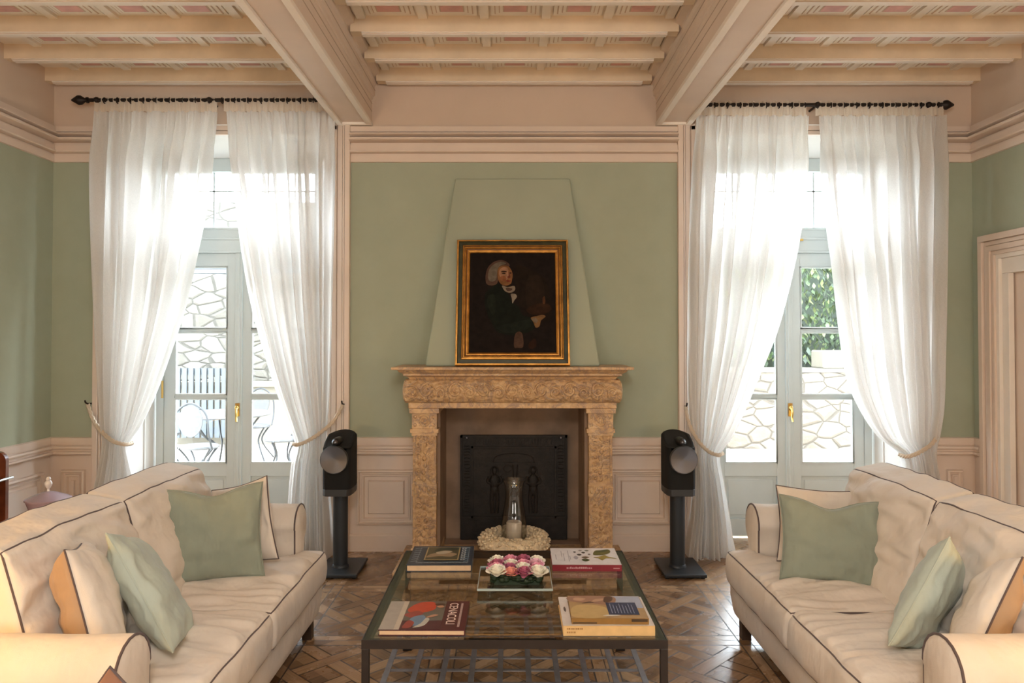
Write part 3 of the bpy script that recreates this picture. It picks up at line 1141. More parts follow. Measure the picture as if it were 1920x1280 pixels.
# tapered plaster hood above the mantel
m = MB()
vs = []
for hw, y, z in ((0.625, 5.285, 1.412), (0.436, 5.60, 2.83)):
    vs += [(HC - hw - 0.004, 5.621, z), (HC - hw, y, z), (HC + hw, y, z), (HC + hw + 0.004, 5.621, z)]
m.add(vs, [(0, 1, 5, 4), (1, 2, 6, 5), (2, 3, 7, 6), (3, 0, 4, 7), (0, 3, 2, 1), (4, 5, 6, 7)])
tag(m.build('chimney_breast', M['green'], smooth=0, bevel=0.012), 'tapered sage green plaster chimney hood above the mantel', 'chimney')

# cast iron fireback
fb = MB()
FY = 5.735
x0, x1, z0, z1 = HC - 0.405, HC + 0.425, 0.052, 0.86
fb.box(x0, x1, FY, FY + 0.035, z0, z1)
root = tag(fb.build('fireback', M['iron_plate'], smooth=0, bevel=0.006, base=True), 'black cast iron fireback with relief figures inside the fireplace', 'fireback')
m = MB()
for (a, c, o) in ((0.0, 0.018, 0.016), (0.085, 0.10, 0.014)):
    m.box(x0 + a, x0 + c, FY - o, FY, z0 + 0.17, z1 - a)
    m.box(x1 - c, x1 - a, FY - o, FY, z0 + 0.17, z1 - a)
    m.box(x0 + a, x1 - a, FY - o, FY, z1 - c, z1 - a)
m.box(x0, x1, FY - 0.014, FY, z0 + 0.165, z0 + 0.185)
rnd = random.Random(5)
for i in range(22):   # ornament in the border
    zz = z0 + 0.22 + i * 0.024
    for xx in (x0 + 0.052, x1 - 0.052):
        m.tube([(xx - 0.022, FY, zz), (xx + rnd.uniform(-0.01, 0.01), FY, zz + rnd.uniform(-0.008, 0.008)), (xx + 0.022, FY, zz)], 0.0045, 5)
for i in range(24):
    xx = x0 + 0.12 + i * 0.0255
    m.tube([(xx, FY, z1 - 0.075), (xx + rnd.uniform(-0.008, 0.008), FY, z1 - 0.05), (xx, FY, z1 - 0.028)], 0.0045, 5)
m.build('border', M['iron_plate'], root, smooth=30)
m = MB()
mid = HC + 0.01
m.box(mid - 0.16, mid + 0.16, FY - 0.010, FY, 0.635, 0.65)
m.tube(catmull([(mid - 0.16, FY, 0.65), (mid - 0.13, FY, 0.70), (mid, FY, 0.72), (mid + 0.13, FY, 0.70), (mid + 0.16, FY, 0.65)], 6), 0.004, 6)
for q in (-1, 1):
    m.tube([(mid + q * 0.018 + 0.01, FY, 0.63), (mid + q * 0.012 + 0.01, FY, 0.53)], 0.007, 6)
m.tube(catmull([(mid - 0.01, FY, 0.61), (mid - 0.05, FY, 0.63), (mid - 0.08, FY, 0.60), (mid - 0.05, FY, 0.575), (mid - 0.02, FY, 0.59)], 5), 0.004, 6)
m.build('relief', M['iron_plate'], root, smooth=40)
for s in (-1, 1):
    m = MB()
    fx = mid + s * 0.15
    m.ball((fx, FY, 0.585), (0.022, 0.016, 0.030), 12)
    m.tube(catmull([(fx - 0.03, FY, 0.56), (fx - 0.028, FY, 0.60), (fx, FY, 0.622), (fx + 0.028, FY, 0.60), (fx + 0.03, FY, 0.56)], 5), 0.006, 6)
    m.ball((fx, FY, 0.50), (0.042, 0.020, 0.062), 12)
    m.ball((fx, FY, 0.44), (0.034, 0.018, 0.05), 12)
    for q in (-1, 1):
        m.tube(catmull([(fx + q * 0.040, FY, 0.54), (fx + q * 0.054, FY, 0.50), (fx + q * 0.020, FY - 0.006, 0.485)], 5), 0.011, 8)
        m.tube(catmull([(fx + q * 0.018, FY, 0.43), (fx + q * 0.022, FY, 0.35), (fx + q * 0.016, FY, 0.26)], 5), 0.016, 8)
    m.build('relief_figure', M['iron_plate'], root, smooth=40)
for i in range(0):
    m.ball((mid + rnd.uniform(-0.28, 0.28), FY, rnd.uniform(0.27, 0.74)), (rnd.uniform(0.004, 0.013), 0.006, rnd.uniform(0.004, 0.012)), 6)
for xx in (x0 + 0.05, x1 - 0.05):
    m = MB().ball((xx, FY - 0.012, z1 - 0.018), 0.009, 8)
    m.build('rivet', M['shelf_iron'], root)

# ------------------------------------------------------------------ painting leaning on the hood
def painting():
    p0, p1 = Vector((HC + 0.0, 5.235, 1.413)), Vector((HC + 0.0, 5.438, 2.330))
    up = (p1 - p0).normalized()
    right = Vector((1, 0, 0))
    out = right.cross(up).normalized()        # towards the room
    if out.y > 0:
        out = -out
    Wd, Hh = 0.815, (p1 - p0).length

    def P(x, z, o):
        q = p0 + right * x + up * z + out * o
        return (q.x, q.y, q.z)
    root = thing('portrait_painting', 'dark oil portrait in a gilt frame standing on the mantel', 'painting', p0)

    def frame_ring(i0, i1, o0, o1, mi, m):
        def rect(i, o):
            return [P(-Wd / 2 + i, i, o), P(Wd / 2 - i, i, o), P(Wd / 2 - i, Hh - i, o), P(-Wd / 2 + i, Hh - i, o)]
        a, c = rect(i0, o0), rect(i1, o1)
        m.add(a + c, [(q, (q + 1) % 4, 4 + (q + 1) % 4, 4 + q) for q in range(4)], mi)
    m = MB()
    prof = [(0, 0.0, 0), (0, 0.030, 0), (0.006, 0.036, 0), (0.014, 0.036, 0), (0.018, 0.028, 1), (0.042, 0.030, 1), (0.046, 0.040, 0), (0.054, 0.042, 0),
            (0.058, 0.036, 2), (0.062, 0.036, 0), (0.072, 0.026, 0), (0.078, 0.024, 2), (0.082, 0.024, 0), (0.094, 0.018, 0), (0.098, 0.008, 0)]
    for (i0, o0, _), (i1, o1, mi) in zip(prof, prof[1:]):
        frame_ring(i0, i1, o0, o1, mi, m)
    m.add([P(-Wd / 2, 0, 0), P(Wd / 2, 0, 0), P(Wd / 2, Hh, 0), P(-Wd / 2, Hh, 0)], [(3, 2, 1, 0)], 1)
    m.build('picture_frame', [M['gold'], M['frame_green'], flat('frame_groove', (0.10, 0.035, 0.01))], root, smooth=0)
    # canvas with the sitter painted in flat passages
    cw, ch = Wd - 2 * 0.096, Hh - 2 * 0.096

    def C(px, py, o):
        return P(-Wd / 2 + 0.096 + cw * (px - 210) / 790.0, 0.096 + ch * (1085 - py) / 905.0, 0.009 + o)
    m = MB()
    mats = [flat('canvas_dark', (0.010, 0.0065, 0.0055), 0.8)]
    m.add([C(210, 1085, 0), C(1000, 1085, 0), C(1000, 180, 0), C(210, 180, 0)], [(0, 1, 2, 3)], 0)

    lay = [0]

    def shape(name, col, pts, n=5):
        mats.append(flat(name, tuple(k * (0.55 if k > 0.1 else 0.40) for k in col), 0.8))
        lay[0] += 1
        q = catmull([(a, c, 0) for a, c in pts], n, True)
        m.add([C(a.x, a.y, 0.00025 * lay[0]) for a in q], [tuple(range(len(q)))], len(mats) - 1)
    shape('canvas_brown', (0.028, 0.017, 0.011), [(640, 300), (760, 330), (900, 420), (960, 640), (940, 800), (760, 760), (660, 640), (630, 450)])
    shape('canvas_brown_light', (0.040, 0.024, 0.015), [(740, 420), (860, 400), (900, 560), (860, 680), (740, 690)])
    shape('coat', (0.016, 0.021, 0.014), [(350, 570), (400, 510), (470, 465), (540, 520), (610, 640), (660, 670), (700, 750), (790, 780), (805, 860), (740, 905), (600, 930), (470, 900), (410, 810), (360, 700)])
    shape('coat_light', (0.027, 0.034, 0.022), [(370, 600), (430, 560), (450, 640), (440, 740), (400, 720)])
    shape('coat_sleeve', (0.022, 0.029, 0.021), [(460, 860), (600, 820), (760, 790), (790, 830), (720, 880), (560, 910)])
    shape('wig_shade', (0.13, 0.10, 0.072), [(365, 465), (355, 400), (372, 325), (420, 270), (490, 246), (550, 262), (578, 300), (520, 330), (480, 400), (460, 465), (410, 480)])
    shape('wig_light', (0.22, 0.18, 0.135), [(385, 430), (380, 370), (400, 315), (450, 275), (510, 262), (545, 280), (490, 300), (465, 340), (455, 420), (420, 445)])
    shape('face', (0.30, 0.135, 0.072), [(468, 340), (500, 300), (560, 302), (592, 335), (606, 385), (600, 430), (588, 465), (545, 482), (500, 468), (470, 420)])
    shape('face_light', (0.46, 0.24, 0.135), [(490, 330), (530, 310), (562, 325), (570, 380), (560, 420), (530, 440), (495, 410), (480, 370)])
    shape('cheek', (0.40, 0.15, 0.09), [(495, 400), (530, 392), (548, 420), (530, 445), (500, 435)])
    shape('brow', (0.05, 0.025, 0.016), [(495, 356), (520, 345), (548, 350), (550, 358), (520, 360)])
    shape('eye', (0.06, 0.03, 0.02), [(505, 370), (525, 364), (542, 370), (525, 376)])
    shape('eye_far', (0.06, 0.03, 0.02), [(574, 366), (588, 360), (598, 367), (586, 373)])
    shape('nose_shade', (0.22, 0.085, 0.05), [(566, 350), (582, 390), (584, 410), (562, 412), (558, 400), (568, 390)])
    shape('mouth', (0.24, 0.06, 0.045), [(540, 438), (566, 432), (590, 440), (566, 448)])
    shape('cravat', (0.34, 0.27, 0.20), [(508, 482), (560, 496), (620, 486), (628, 520), (600, 545), (560, 545), (528, 525)])
    shape('cravat_shade', (0.13, 0.10, 0.075), [(545, 505), (600, 510), (590, 530), (555, 530)])
    shape('jabot', (0.36, 0.30, 0.23), [(590, 560), (630, 560), (645, 585), (620, 620), (604, 645), (598, 600)])
    shape('palette', (0.060, 0.028, 0.014), [(730, 700), (820, 650), (930, 650), (960, 700), (880, 745), (780, 745)])
    shape('hand', (0.26, 0.14, 0.08), [(772, 775), (820, 760), (880, 748), (905, 765), (865, 800), (850, 850), (815, 862), (795, 815)])
    shape('cuff', (0.24, 0.18, 0.12), [(780, 790), (812, 775), (835, 800), (815, 822)])
    shape('brush', (0.12, 0.07, 0.03), [(880, 600), (900, 580), (905, 640), (885, 650)], 3)
    shape('stocking', (0.115, 0.088, 0.06), [(632, 915), (690, 910), (702, 1030), (655, 1042), (618, 1030)])
    shape('chair_arm', (0.055, 0.022, 0.012), [(750, 1010), (800, 960), (822, 990), (810, 1040), (760, 1050)])
    m.build('canvas', mats, root, smooth=0, weld=False, recalc=False)


painting()

# ------------------------------------------------------------------ curtains
CY = 5.47


def curtain(label, Lt, Rt, folds, seed, ztop=3.388):
    """Lt, Rt: edge tables (z, x) from floor to rod"""
    rnd = random.Random(seed)
    ph = rnd.uniform(0, 6)
    warp = [rnd.uniform(-0.5, 0.5) for _ in range(7)]
    ztie = 0.83
    Lt, Rt = sorted(Lt), sorted(Rt)

    def fn(s, t):
        z = 0.012 + (ztop - 0.085 - 0.012) * t
        l, r = interp(Lt, z), interp(Rt, z)
        q = s + 0.018 * sin(2 * pi * s * 2 + warp[0] * 6) + 0.012 * sin(2 * pi * s * 3 + warp[1] * 6 + z * 0.4)
        x = l + (r - l) * q
        near = exp(-((z - ztie) / 0.28) ** 2)
        head = smooth01(ztop - 0.5, ztop - 0.08, z)
        A = 0.055 * (1 - head) + 0.014 * head
        A = A * (1 - 0.35 * near)
        if z < 0.6:
            A += 0.03 * (1 - z / 0.6)
        a = 2 * pi * folds * s + ph
        y = CY + A * sin(a + 0.6 * sin(z * 1.3 + warp[2])) + 0.35 * A * sin(2.3 * a + warp[3] * 5 + z * 0.7) + 0.010 * head * sin(a * 3.1)
        y += 0.07 * near * (4 * (s - 0.5) ** 2 - 0.5) * -0.6
        ov = (0.5 + 0.5 * sin(a * 0.31 + warp[4] * 6)) * 0.6 + 0.55
        x += 0.034 * ov * (abs(r - l) / 0.93) * cos(a + 0.6 * sin(z * 1.3 + warp[2])) * (1 - 0.8 * head)
        if z < 0.14:   # cloth breaking on the floor
            k = 1 - z / 0.14
            y -= 0.05 * k * (0.6 + 0.6 * sin(a * 0.7 + 1))
        return (x, y, z)
    m = MB().grid(fn, folds * 22, 90)
    o = m.build('sheer_curtain', M['sheer'], smooth=180, recalc=False)
    tag(o, label, 'curtain', 'sheer curtains at the french doors')
    z1 = ztop - 0.085

    def fh(s, t):
        z = z1 - 0.004 + 0.108 * t
        l, r = interp(Lt, z1), interp(Rt, z1)
        a = 2 * pi * folds * 2.2 * s + ph
        return (l + (r - l) * s, CY - 0.004 + 0.010 * sin(a) + 0.004 * sin(a * 2.7), z + 0.004 * sin(a * 0.5))
    m = MB().grid(fh, folds * 22, 6)
    m.build('heading', M['sheer_head'], o, smooth=180, recalc=False)
    return o


def edge(pts):
    """picture-plane sketch of a curtain edge on the curtain's own plane, in metres"""
    s = FPX / CY
    return [(1.62 - (y - HORIZON) / s, (x - 960) / s) for x, y in pts]


curtain('sheer white curtain with a pale rope tie, at the wall corner of the terrace-side door',
        edge([(172, 185), (173, 300), (177, 450), (183, 600), (190, 720), (196, 800), (200, 830), (194, 870), (186, 910), (176, 990), (170, 1045)]),
        edge([(405, 185), (398, 280), (385, 380), (365, 480), (345, 570), (320, 650), (290, 735), (262, 800), (243, 830), (247, 860), (256, 900), (264, 950), (268, 1000), (270, 1045)]), 9, 11)
curtain('sheer white curtain hanging behind the speaker beside the terrace-side door',
        edge([(415, 187), (425, 280), (440, 380), (455, 480), (475, 580), (498, 660), (522, 735), (545, 795), (557, 832), (549, 870), (543, 950), (540, 1045)]),
        edge([(622, 185), (622, 400), (620, 600), (616, 760), (612, 832), (614, 880), (618, 940), (622, 1000), (627, 1045)]), 9, 12)
curtain('sheer white curtain hanging behind the speaker beside the hedge-side door',
        edge([(1302, 198), (1296, 300), (1290, 420), (1288, 600), (1290, 760), (1300, 850), (1297, 950), (1290, 1000), (1282, 1045)]),
        edge([(1515, 198), (1508, 330), (1495, 440), (1478, 530), (1455, 620), (1425, 700), (1395, 770), (1368, 822), (1348, 850), (1354, 900), (1363, 960), (1373, 1045)]), 9, 13, 3.357)
curtain('sheer white curtain swept aside beside the doorway, at the hedge-side door',
        edge([(1532, 198), (1537, 330), (1548, 440), (1560, 530), (1572, 620), (1588, 710), (1612, 770), (1645, 820), (1685, 850), (1690, 890), (1690, 950), (1685, 1045)]),
        edge([(1774, 198), (1770, 320), (1766, 500), (1764, 650), (1762, 760), (1755, 810), (1748, 850), (1758, 910), (1768, 980), (1772, 1045)]), 10, 14, 3.357)


def rod(label, x0, x1, z, outer):
    root = thing('curtain_rod', label, 'curtain rod', ((x0 + x1) / 2, CY, z))
    m = MB().tube([(x0, CY, z), (x1, CY, z)], 0.014, 10)
    m.build('pole', M['black_iron'], root)
    for x, s in ((x0, -1), (x1, 1)):
        m = MB()
        m.lathe([(0.0, s * 0.0), (0.022, s * 0.002), (0.022, s * 0.014), (0.012, s * 0.02), (0.018, s * 0.03), (0.034, s * 0.055), (0.036, s * 0.075), (0.022, s * 0.10), (0.008, s * 0.125), (0.0, s * 0.13)], (x, CY, z), 14, axis=0)
        m.build('finial', M['black_iron'], root)
    for x in (x0 + 0.06, x1 - 0.06, (x0 + x1) / 2):
        m = MB().tube([(x, CY, z), (x, YB + 0.01, z)], 0.009, 8).ball((x, CY, z), 0.024, 10)
        m.build('bracket', M['black_iron'], root)
    n = 17
    for i in range(n):
        x = x0 + 0.12 + (x1 - x0 - 0.24) * i / (n - 1)
        m = MB().tube([(x, CY + 0.020 * cos(t * pi / 6), z + 0.020 * sin(t * pi / 6) - 0.004) for t in range(12)], 0.0045, 6, True)
        m.build('ring', M['black_iron'], root)


rod('black iron curtain rod with pointed finial above the terrace-side door', -3.16, -1.36, 3.388, -1)
rod('black iron curtain rod with pointed finial above the hedge-side door', 1.39, 3.17, 3.352, 1)


def tieback(label, hook, pts):
    """rope from a wall hook round the gathered curtain"""
    root = thing('curtain_tieback', label, 'curtain tieback', hook)
    path = catmull(pts, 10)
    m = MB()
    for ph in (0, 2 * pi / 3, 4 * pi / 3):   # three twisted strands
        q = []
        for i, p in enumerate(path):
            a = ph + i * 0.75
            q.append((p.x + 0.007 * cos(a), p.y + 0.005 * sin(a), p.z + 0.007 * sin(a)))
        m.tube(q, 0.0085, 6)
    m.build('rope', M['rope'], root)
    m = MB().tube(catmull([(hook[0], YB + 0.005, hook[2]), (hook[0], hook[1] + 0.02, hook[2]), (hook[0], hook[1] - 0.02, hook[2] + 0.012), (hook[0], hook[1] - 0.03, hook[2] + 0.03)], 5), 0.006, 8)
    m.build('hook', M['black_iron'], root)


s_ = FPX / CY
def cp(x, y, yy): return ((x - 960) / s_ * yy / CY, yy, 1.62 - (y - HORIZON) / s_ * yy / CY)


tieback('pale rope tieback on a wall hook beside the corner of the sage wall', cp(165, 757, 5.54),
        [cp(166, 757, 5.55), cp(176, 785, 5.50), cp(192, 808, 5.42), cp(214, 826, 5.36), cp(236, 832, 5.37), cp(250, 830, 5.44)])
tieback('pale rope tieback hooked to the door trim above a speaker, terrace-side door', cp(643, 758, 5.54),
        [cp(643, 759, 5.54), cp(625, 790, 5.46), cp(600, 812, 5.40), cp(578, 826, 5.36), cp(560, 833, 5.37), cp(552, 832, 5.44)])
tieback('pale rope tieback hooked to the door trim above a speaker, hedge-side door', cp(1286, 762, 5.54),
        [cp(1286, 763, 5.54), cp(1292, 795, 5.46), cp(1308, 825, 5.40), cp(1326, 844, 5.36), cp(1344, 852, 5.37), cp(1354, 849, 5.44)])
tieback('pale rope tieback on a wall hook beside the doorway', cp(1764, 768, 5.54),
        [cp(1763, 769, 5.54), cp(1760, 800, 5.48), cp(1748, 828, 5.42), cp(1724, 846, 5.36), cp(1700, 855, 5.37), cp(1684, 852, 5.44)])

# ------------------------------------------------------------------ upholstery helpers
def rbox(h, r, n, warp, mi=0):
    """rounded, warped box centred at 0: half sizes h, corner radius r, grid n; returns MB and the warp of any box point"""
    hx, hy, hz = h

    def mp(p):
        q = Vector((p[0] * hx, p[1] * hy, p[2] * hz))
        inner = Vector((max(-hx + r, min(hx - r, q.x)), max(-hy + r, min(hy - r, q.y)), max(-hz + r, min(hz - r, q.z))))
        d = q - inner
        if d.length > 1e-9:
            l = max(abs(d.x), abs(d.y), abs(d.z))
            d = d.normalized() * l
        return Vector(warp(inner + d, p))
    m = MB()
    for ax in range(3):
        u, v = (ax + 1) % 3, (ax + 2) % 3
        for sg in (-1, 1):
            def f(a, b, ax=ax, u=u, v=v, sg=sg):
                p = [0, 0, 0]
                p[ax] = sg
                p[u] = -1 + 2 * a
                p[v] = -1 + 2 * b
                # crowd the grid towards the edges so the rounding is smooth
                for k in (u, v):
                    p[k] = sin(p[k] * pi / 2) * 0.55 + p[k] * 0.45
                return tuple(mp(p))
            m.grid(f, n[u], n[v], mi)
    return m, mp


def edge_loop(mp, ax, sg, n=20):
    """seam around one face of an rbox"""
    u, v = (ax + 1) % 3, (ax + 2) % 3
    pts = []
    cs = [(-1, -1), (1, -1), (1, 1), (-1, 1)]
    for k in range(4):
        a, c = cs[k], cs[(k + 1) % 4]
        for i in range(n):
            p = [0, 0, 0]
            p[ax] = sg
            p[u] = a[0] + (c[0] - a[0]) * i / n
            p[v] = a[1] + (c[1] - a[1]) * i / n
            pts.append(mp(p))
    return pts


def wr(p, seed, amp, sc):
    return amp * noise.noise(Vector((p[0] * sc[0] + seed * 7.1, p[1] * sc[1] - seed * 3.3, p[2] * sc[2] + seed)))


def sofa(name, label, mirror, seed):
    """two-seat roll-arm sofa running along Y; canonical faces +X, mirror puts it across the room"""
    def T(p):
        return (p[0], p[1], p[2]) if not mirror else (0.157 - p[0], p[1], p[2])
    root = thing(name, label, 'sofa', T((-1.5, 3.13, 0)))
    Y0, Y1, YM = 2.40, 3.93, 3.165

    def put(m, nm, mt, **k):
        m.v = [T(p) for p in m.v]
        return m.build(nm, mt, root, **k)
    # base with skirt
    def warp(q, p):
        x = q.x - 1.495
        z = q.z + 0.205
        if p[2] < 0 and p[0] > 0:
            x -= 0.02 * -p[2]
        return (x, q.y + 3.13, z)
    m, mp = rbox((0.455, 0.975, 0.115), 0.03, (8, 16, 6), warp)
    put(m, 'base', M['cream'], smooth=60)
    # back frame
    def warp(q, p):
        return (q.x - 1.90 - 0.10 * (p[2] * 0.5 + 0.5), q.y + 3.13, q.z + 0.50)
    m, mp = rbox((0.09, 0.93, 0.30), 0.06, (6, 16, 8), warp)
    bk = put(m, 'back_frame', M['cream'], smooth=60)
    # feet
    for (x, y) in ((-1.10, 2.25), (-1.10, 4.0), (-1.9, 2.25), (-1.9, 4.0)):
        m = MB().prism([(x - 0.025, y - 0.025), (x + 0.025, y - 0.025), (x + 0.025, y + 0.025), (x - 0.025, y + 0.025)], 2, 0, 0.10)
        put(m, 'foot', M['sofa_foot'])
    # roll arms: outline in (y, z) extruded along x
    for ya, s in ((Y0 - 0.115, -1), (Y1 + 0.115, 1)):
        out = [(-0.088, 0.12), (-0.088, 0.30), (-0.088, 0.50), (-0.090, 0.585)]
        for i in range(15):
            a = pi * 1.02 - (pi * 1.35) * i / 14
            out.append((0.012 + 0.108 * cos(a), 0.598 + 0.108 * sin(a)))
        out += [(0.062, 0.47), (0.052, 0.38), (0.052, 0.25), (0.058, 0.12)]
        poly = [(ya + s * y, z) for y, z in out]
        XF, XBK = -1.163, -1.92
        nx = 14
        n = len(poly)
        vs, fs = [], []
        for i in range(nx + 1):
            x = XF + (XBK - XF) * i / nx
            for (y, z) in poly:
                d = wr((x, y, z), seed, 0.004, (9, 9, 9))
                vs.append((x, y, z + d))
        for i in range(nx):
            for q in range(n):
                l = (q + 1) % n
                fs.append((i * n + q, i * n + l, (i + 1) * n + l, (i + 1) * n + q))
        fs.append(tuple(range(nx * n, nx * n + n)))
        m = MB().add(vs, fs)
        # slightly domed front panel
        cy = sum(p[0] for p in poly) / n
        cz = sum(p[1] for p in poly) / n
        vs2 = [(XF, y, z) for y, z in poly] + [(XF + 0.012, cy + (y - cy) * 0.85, cz + (z - cz) * 0.9) for y, z in poly]
        fs2 = [(q, (q + 1) % n, n + (q + 1) % n, n + q) for q in range(n)] + [tuple(range(n, 2 * n))]
        m.add(vs2, fs2)
        arm = put(m, 'arm', M['cream'], smooth=50)
        m = MB().tube([(XF + 0.002, y, z) for y, z in poly[:]], 0.0045, 8)
        m.v = [T(p) for p in m.v]
        m.build('arm_piping', M['piping'], arm)
    # seat cushions, T-shaped in front of the arms
    for (ya, yb, ear) in ((Y0, YM, -1), (YM, Y1, 1)):
        cy, hy = (ya + yb) / 2, (yb - ya) / 2 + 0.002
        ext = 0.155

        def warp(q, p, cy=cy, hy=hy, ear=ear):
            x = q.x - 1.345
            y = q.y + cy
            t = p[1] * ear
            if t > 0:
                y += ear * ext * t ** 2 * smooth01(-1.20, -1.135, x)
            z = q.z + 0.36
            b = (1 - p[0] ** 2) * (1 - p[1] ** 2)
            if p[2] > 0:
                z += p[2] * (0.038 * b ** 0.6 + wr((x, y, 0), seed + ear, 0.026, (3, 9, 1)) * min(1, 2.5 * b ** 0.5) + wr((x, y, 0), seed + ear + 5, 0.022, (4, 24, 1)) * min(1, 2.5 * b ** 0.5))
            x += 0.012 * (1 - p[2] ** 2) * max(0, p[0]) ** 3 + wr((0, y, z), seed + 3, 0.006, (1, 8, 8)) * max(0, p[0])
            return (x, y, z)
        m, mp = rbox((0.325, hy, 0.092), 0.035, (46, 60, 8), warp)
        cu = put(m, 'seat_cushion', M['cream'], smooth=80)
        m = MB()
        for sg in (1, -1):
            m.tube(edge_loop(mp, 2, sg), 0.0038, 6, True)
        m.v = [T(p) for p in m.v]
        m.build('seat_piping', M['piping'], cu)
    # back cushions, leaning
    for (ya, yb, sd) in ((Y0, YM, 1), (YM, Y1 + 0.02, 2)):
        cy, hy = (ya + yb) / 2, (yb - ya) / 2 - 0.001

        def warp(q, p, cy=cy, sd=sd):
            h = p[2] * 0.5 + 0.5
            x = q.x - 1.59 - 0.155 * h
            y = q.y + cy
            b = max(0.0, (1 - p[1] ** 2) * (1 - p[2] ** 2))
            z = q.z + 0.665 + 0.030 * max(0, p[2]) + 0.008 * max(0, p[2]) * (1 - p[1] ** 2)
            if p[0] > 0:
                x += p[0] * (0.055 * b ** 0.6 + wr((0, y, z), seed + sd, 0.030, (1, 4, 6)) * min(1, 2.5 * b ** 0.5) + wr((0, y, z), seed + sd + 9, 0.024, (1, 8, 22)) * min(1, 2.5 * b ** 0.5))
            if p[2] > 0:
                z -= 0.017 * p[0] * p[2] ** 2
            if p[2] > 0.3:
                z += wr((x, y, 0), seed + sd + 2, 0.012, (16, 8, 1)) * p[2] * (1 - abs(p[1]) ** 3)
            return (x, y, z)
        m, mp = rbox((0.090, hy, 0.248), 0.026, (10, 60, 44), warp)
        cu = put(m, 'back_cushion', M['cream'], smooth=80)
        m = MB()
        for sg in (1, -1):
            m.tube(edge_loop(mp, 0, sg), 0.0038, 6, True)
        m.v = [T(p) for p in m.v]
        m.build('back_piping', M['piping'], cu)
    return root


sofa('sofa', 'cream two-seat sofa with dark piping in front of the terrace-side door', False, 1)
sofa('sofa', 'cream two-seat sofa with dark piping in front of the hedge-side door', True, 4)


def pillow(label, center, xa, za, w, h, t, mt, pmt, seed, chop=0.0, back=None, pr=0.0036):
    """scatter cushion; xa = width direction, za = up direction of the cushion"""
    z = Vector(za).normalized()
    x = Vector(xa)
    x = (x - z * x.dot(z)).normalized()
    y = z.cross(x)
    R = Matrix((x, y, z)).transposed()
    C = Vector(center)

    def out(u, v):
        px = w / 2 * u * (1 - 0.07 * (1 - v * v) + 0.02 * abs(v))
        pz = h / 2 * v * (1 - 0.06 * (1 - u * u) + 0.02 * abs(u))
        if chop:
            pz -= chop * exp(-(u / 0.42) ** 2) * smooth01(-0.2, 1, v)
        return px, pz

    def side(sg):
        def f(a, b):
            u = sin((2 * a - 1) * pi / 2) * 0.6 + (2 * a - 1) * 0.4
            v = sin((2 * b - 1) * pi / 2) * 0.6 + (2 * b - 1) * 0.4
            px, pz = out(u, v)
            e = max(0.0, (1 - u * u) * (1 - v * v))
            th = t / 2 * e ** 0.42
            if chop:
                th *= 1 - 0.35 * exp(-(u / 0.22) ** 2) * smooth01(0.0, 1, v)
            th += (wr((px, pz, sg), seed, 0.020, (8, 8, 1)) + wr((px, pz, sg), seed + 4, 0.016, (26, 7, 1)) * (1 - e) + wr((px, pz, sg), seed + 8, 0.009, (7, 22, 1))) * min(1, 3 * e ** 0.6)
            q = C + R @ Vector((px, sg * th, pz))
            return tuple(q)
        return f
    m = MB()
    m.grid(side(1), 52, 52, 0)
    m.grid(side(-1), 52, 52, 1)
    o = m.build('scatter_cushion', [mt, back or mt], smooth=120)
    tag(o, label, 'cushion')
    pts = []
    cs = [(-1, -1), (1, -1), (1, 1), (-1, 1)]
    for k in range(4):
        a, c = cs[k], cs[(k + 1) % 4]
        for i in range(18):
            u, v = a[0] + (c[0] - a[0]) * i / 18, a[1] + (c[1] - a[1]) * i / 18
            px, pz = out(u, v)
            pts.append(C + R @ Vector((px, 0, pz)))
    m = MB().tube(pts, pr, 6, True)
    m.build('piping', pmt, o)
    return o


# sofa before the terrace-side door
pillow('large sage green cushion with pinched top on the terrace-side sofa, far seat', (-1.41, 3.50, 0.695), (0.94, 0.30, 0), (-0.10, 0.22, 1), 0.44, 0.43, 0.15, M['sage'], M['sage'], 21, 0.035)
pillow('cream piped cushion leaning on the far arm of the terrace-side sofa, behind a green one', (-1.36, 3.76, 0.675), (0.86, -0.42, 0.0), (-0.22, 0.2, 1), 0.38, 0.40, 0.13, M['cream'], M['piping'], 22)
pillow('cream cushion with tan back wedged against the near arm of the terrace-side sofa', (-1.475, 2.60, 0.675), (-0.42, 0.88, 0), (-0.32, 0.06, 1), 0.42, 0.44, 0.19, M['cream_dark'], M['piping'], 23, 0, M['cream'])
pillow('pale green cushion tilted on the near seat of the terrace-side sofa', (-1.365, 2.80, 0.665), (-0.42, 0.90, 0), (-0.55, 0.10, 0.84), 0.42, 0.47, 0.16, M['sage_light'], M['sage_light'], 24)
# sofa before the hedge-side door
pillow('large sage green cushion with slumped top on the hedge-side sofa, far seat', (1.505, 3.50, 0.66), (0.96, -0.22, -0.04), (0.10, 0.28, 1), 0.45, 0.385, 0.15, M['sage'], M['sage'], 31, 0.04)
pillow('cream piped cushion leaning on the far arm of the hedge-side sofa, behind a green one', (1.575, 3.79, 0.655), (0.97, -0.10, 0.02), (0.08, 0.24, 1), 0.42, 0.37, 0.12, M['cream'], M['piping'], 32)
pillow('pale green cushion tilted on the near seat of the hedge-side sofa', (1.56, 2.78, 0.64), (0.74, 0.64, 0.12), (0.52, 0.05, 0.84), 0.42, 0.43, 0.15, M['sage_light'], M['sage_light'], 34)
pillow('cream cushion with tan back wedged against the near arm of the hedge-side sofa', (1.66, 2.60, 0.645), (0.56, 0.82, 0.05), (0.46, 0.04, 0.88), 0.42, 0.44, 0.17, M['cream'], M['piping'], 33, 0, M['cream_dark'])

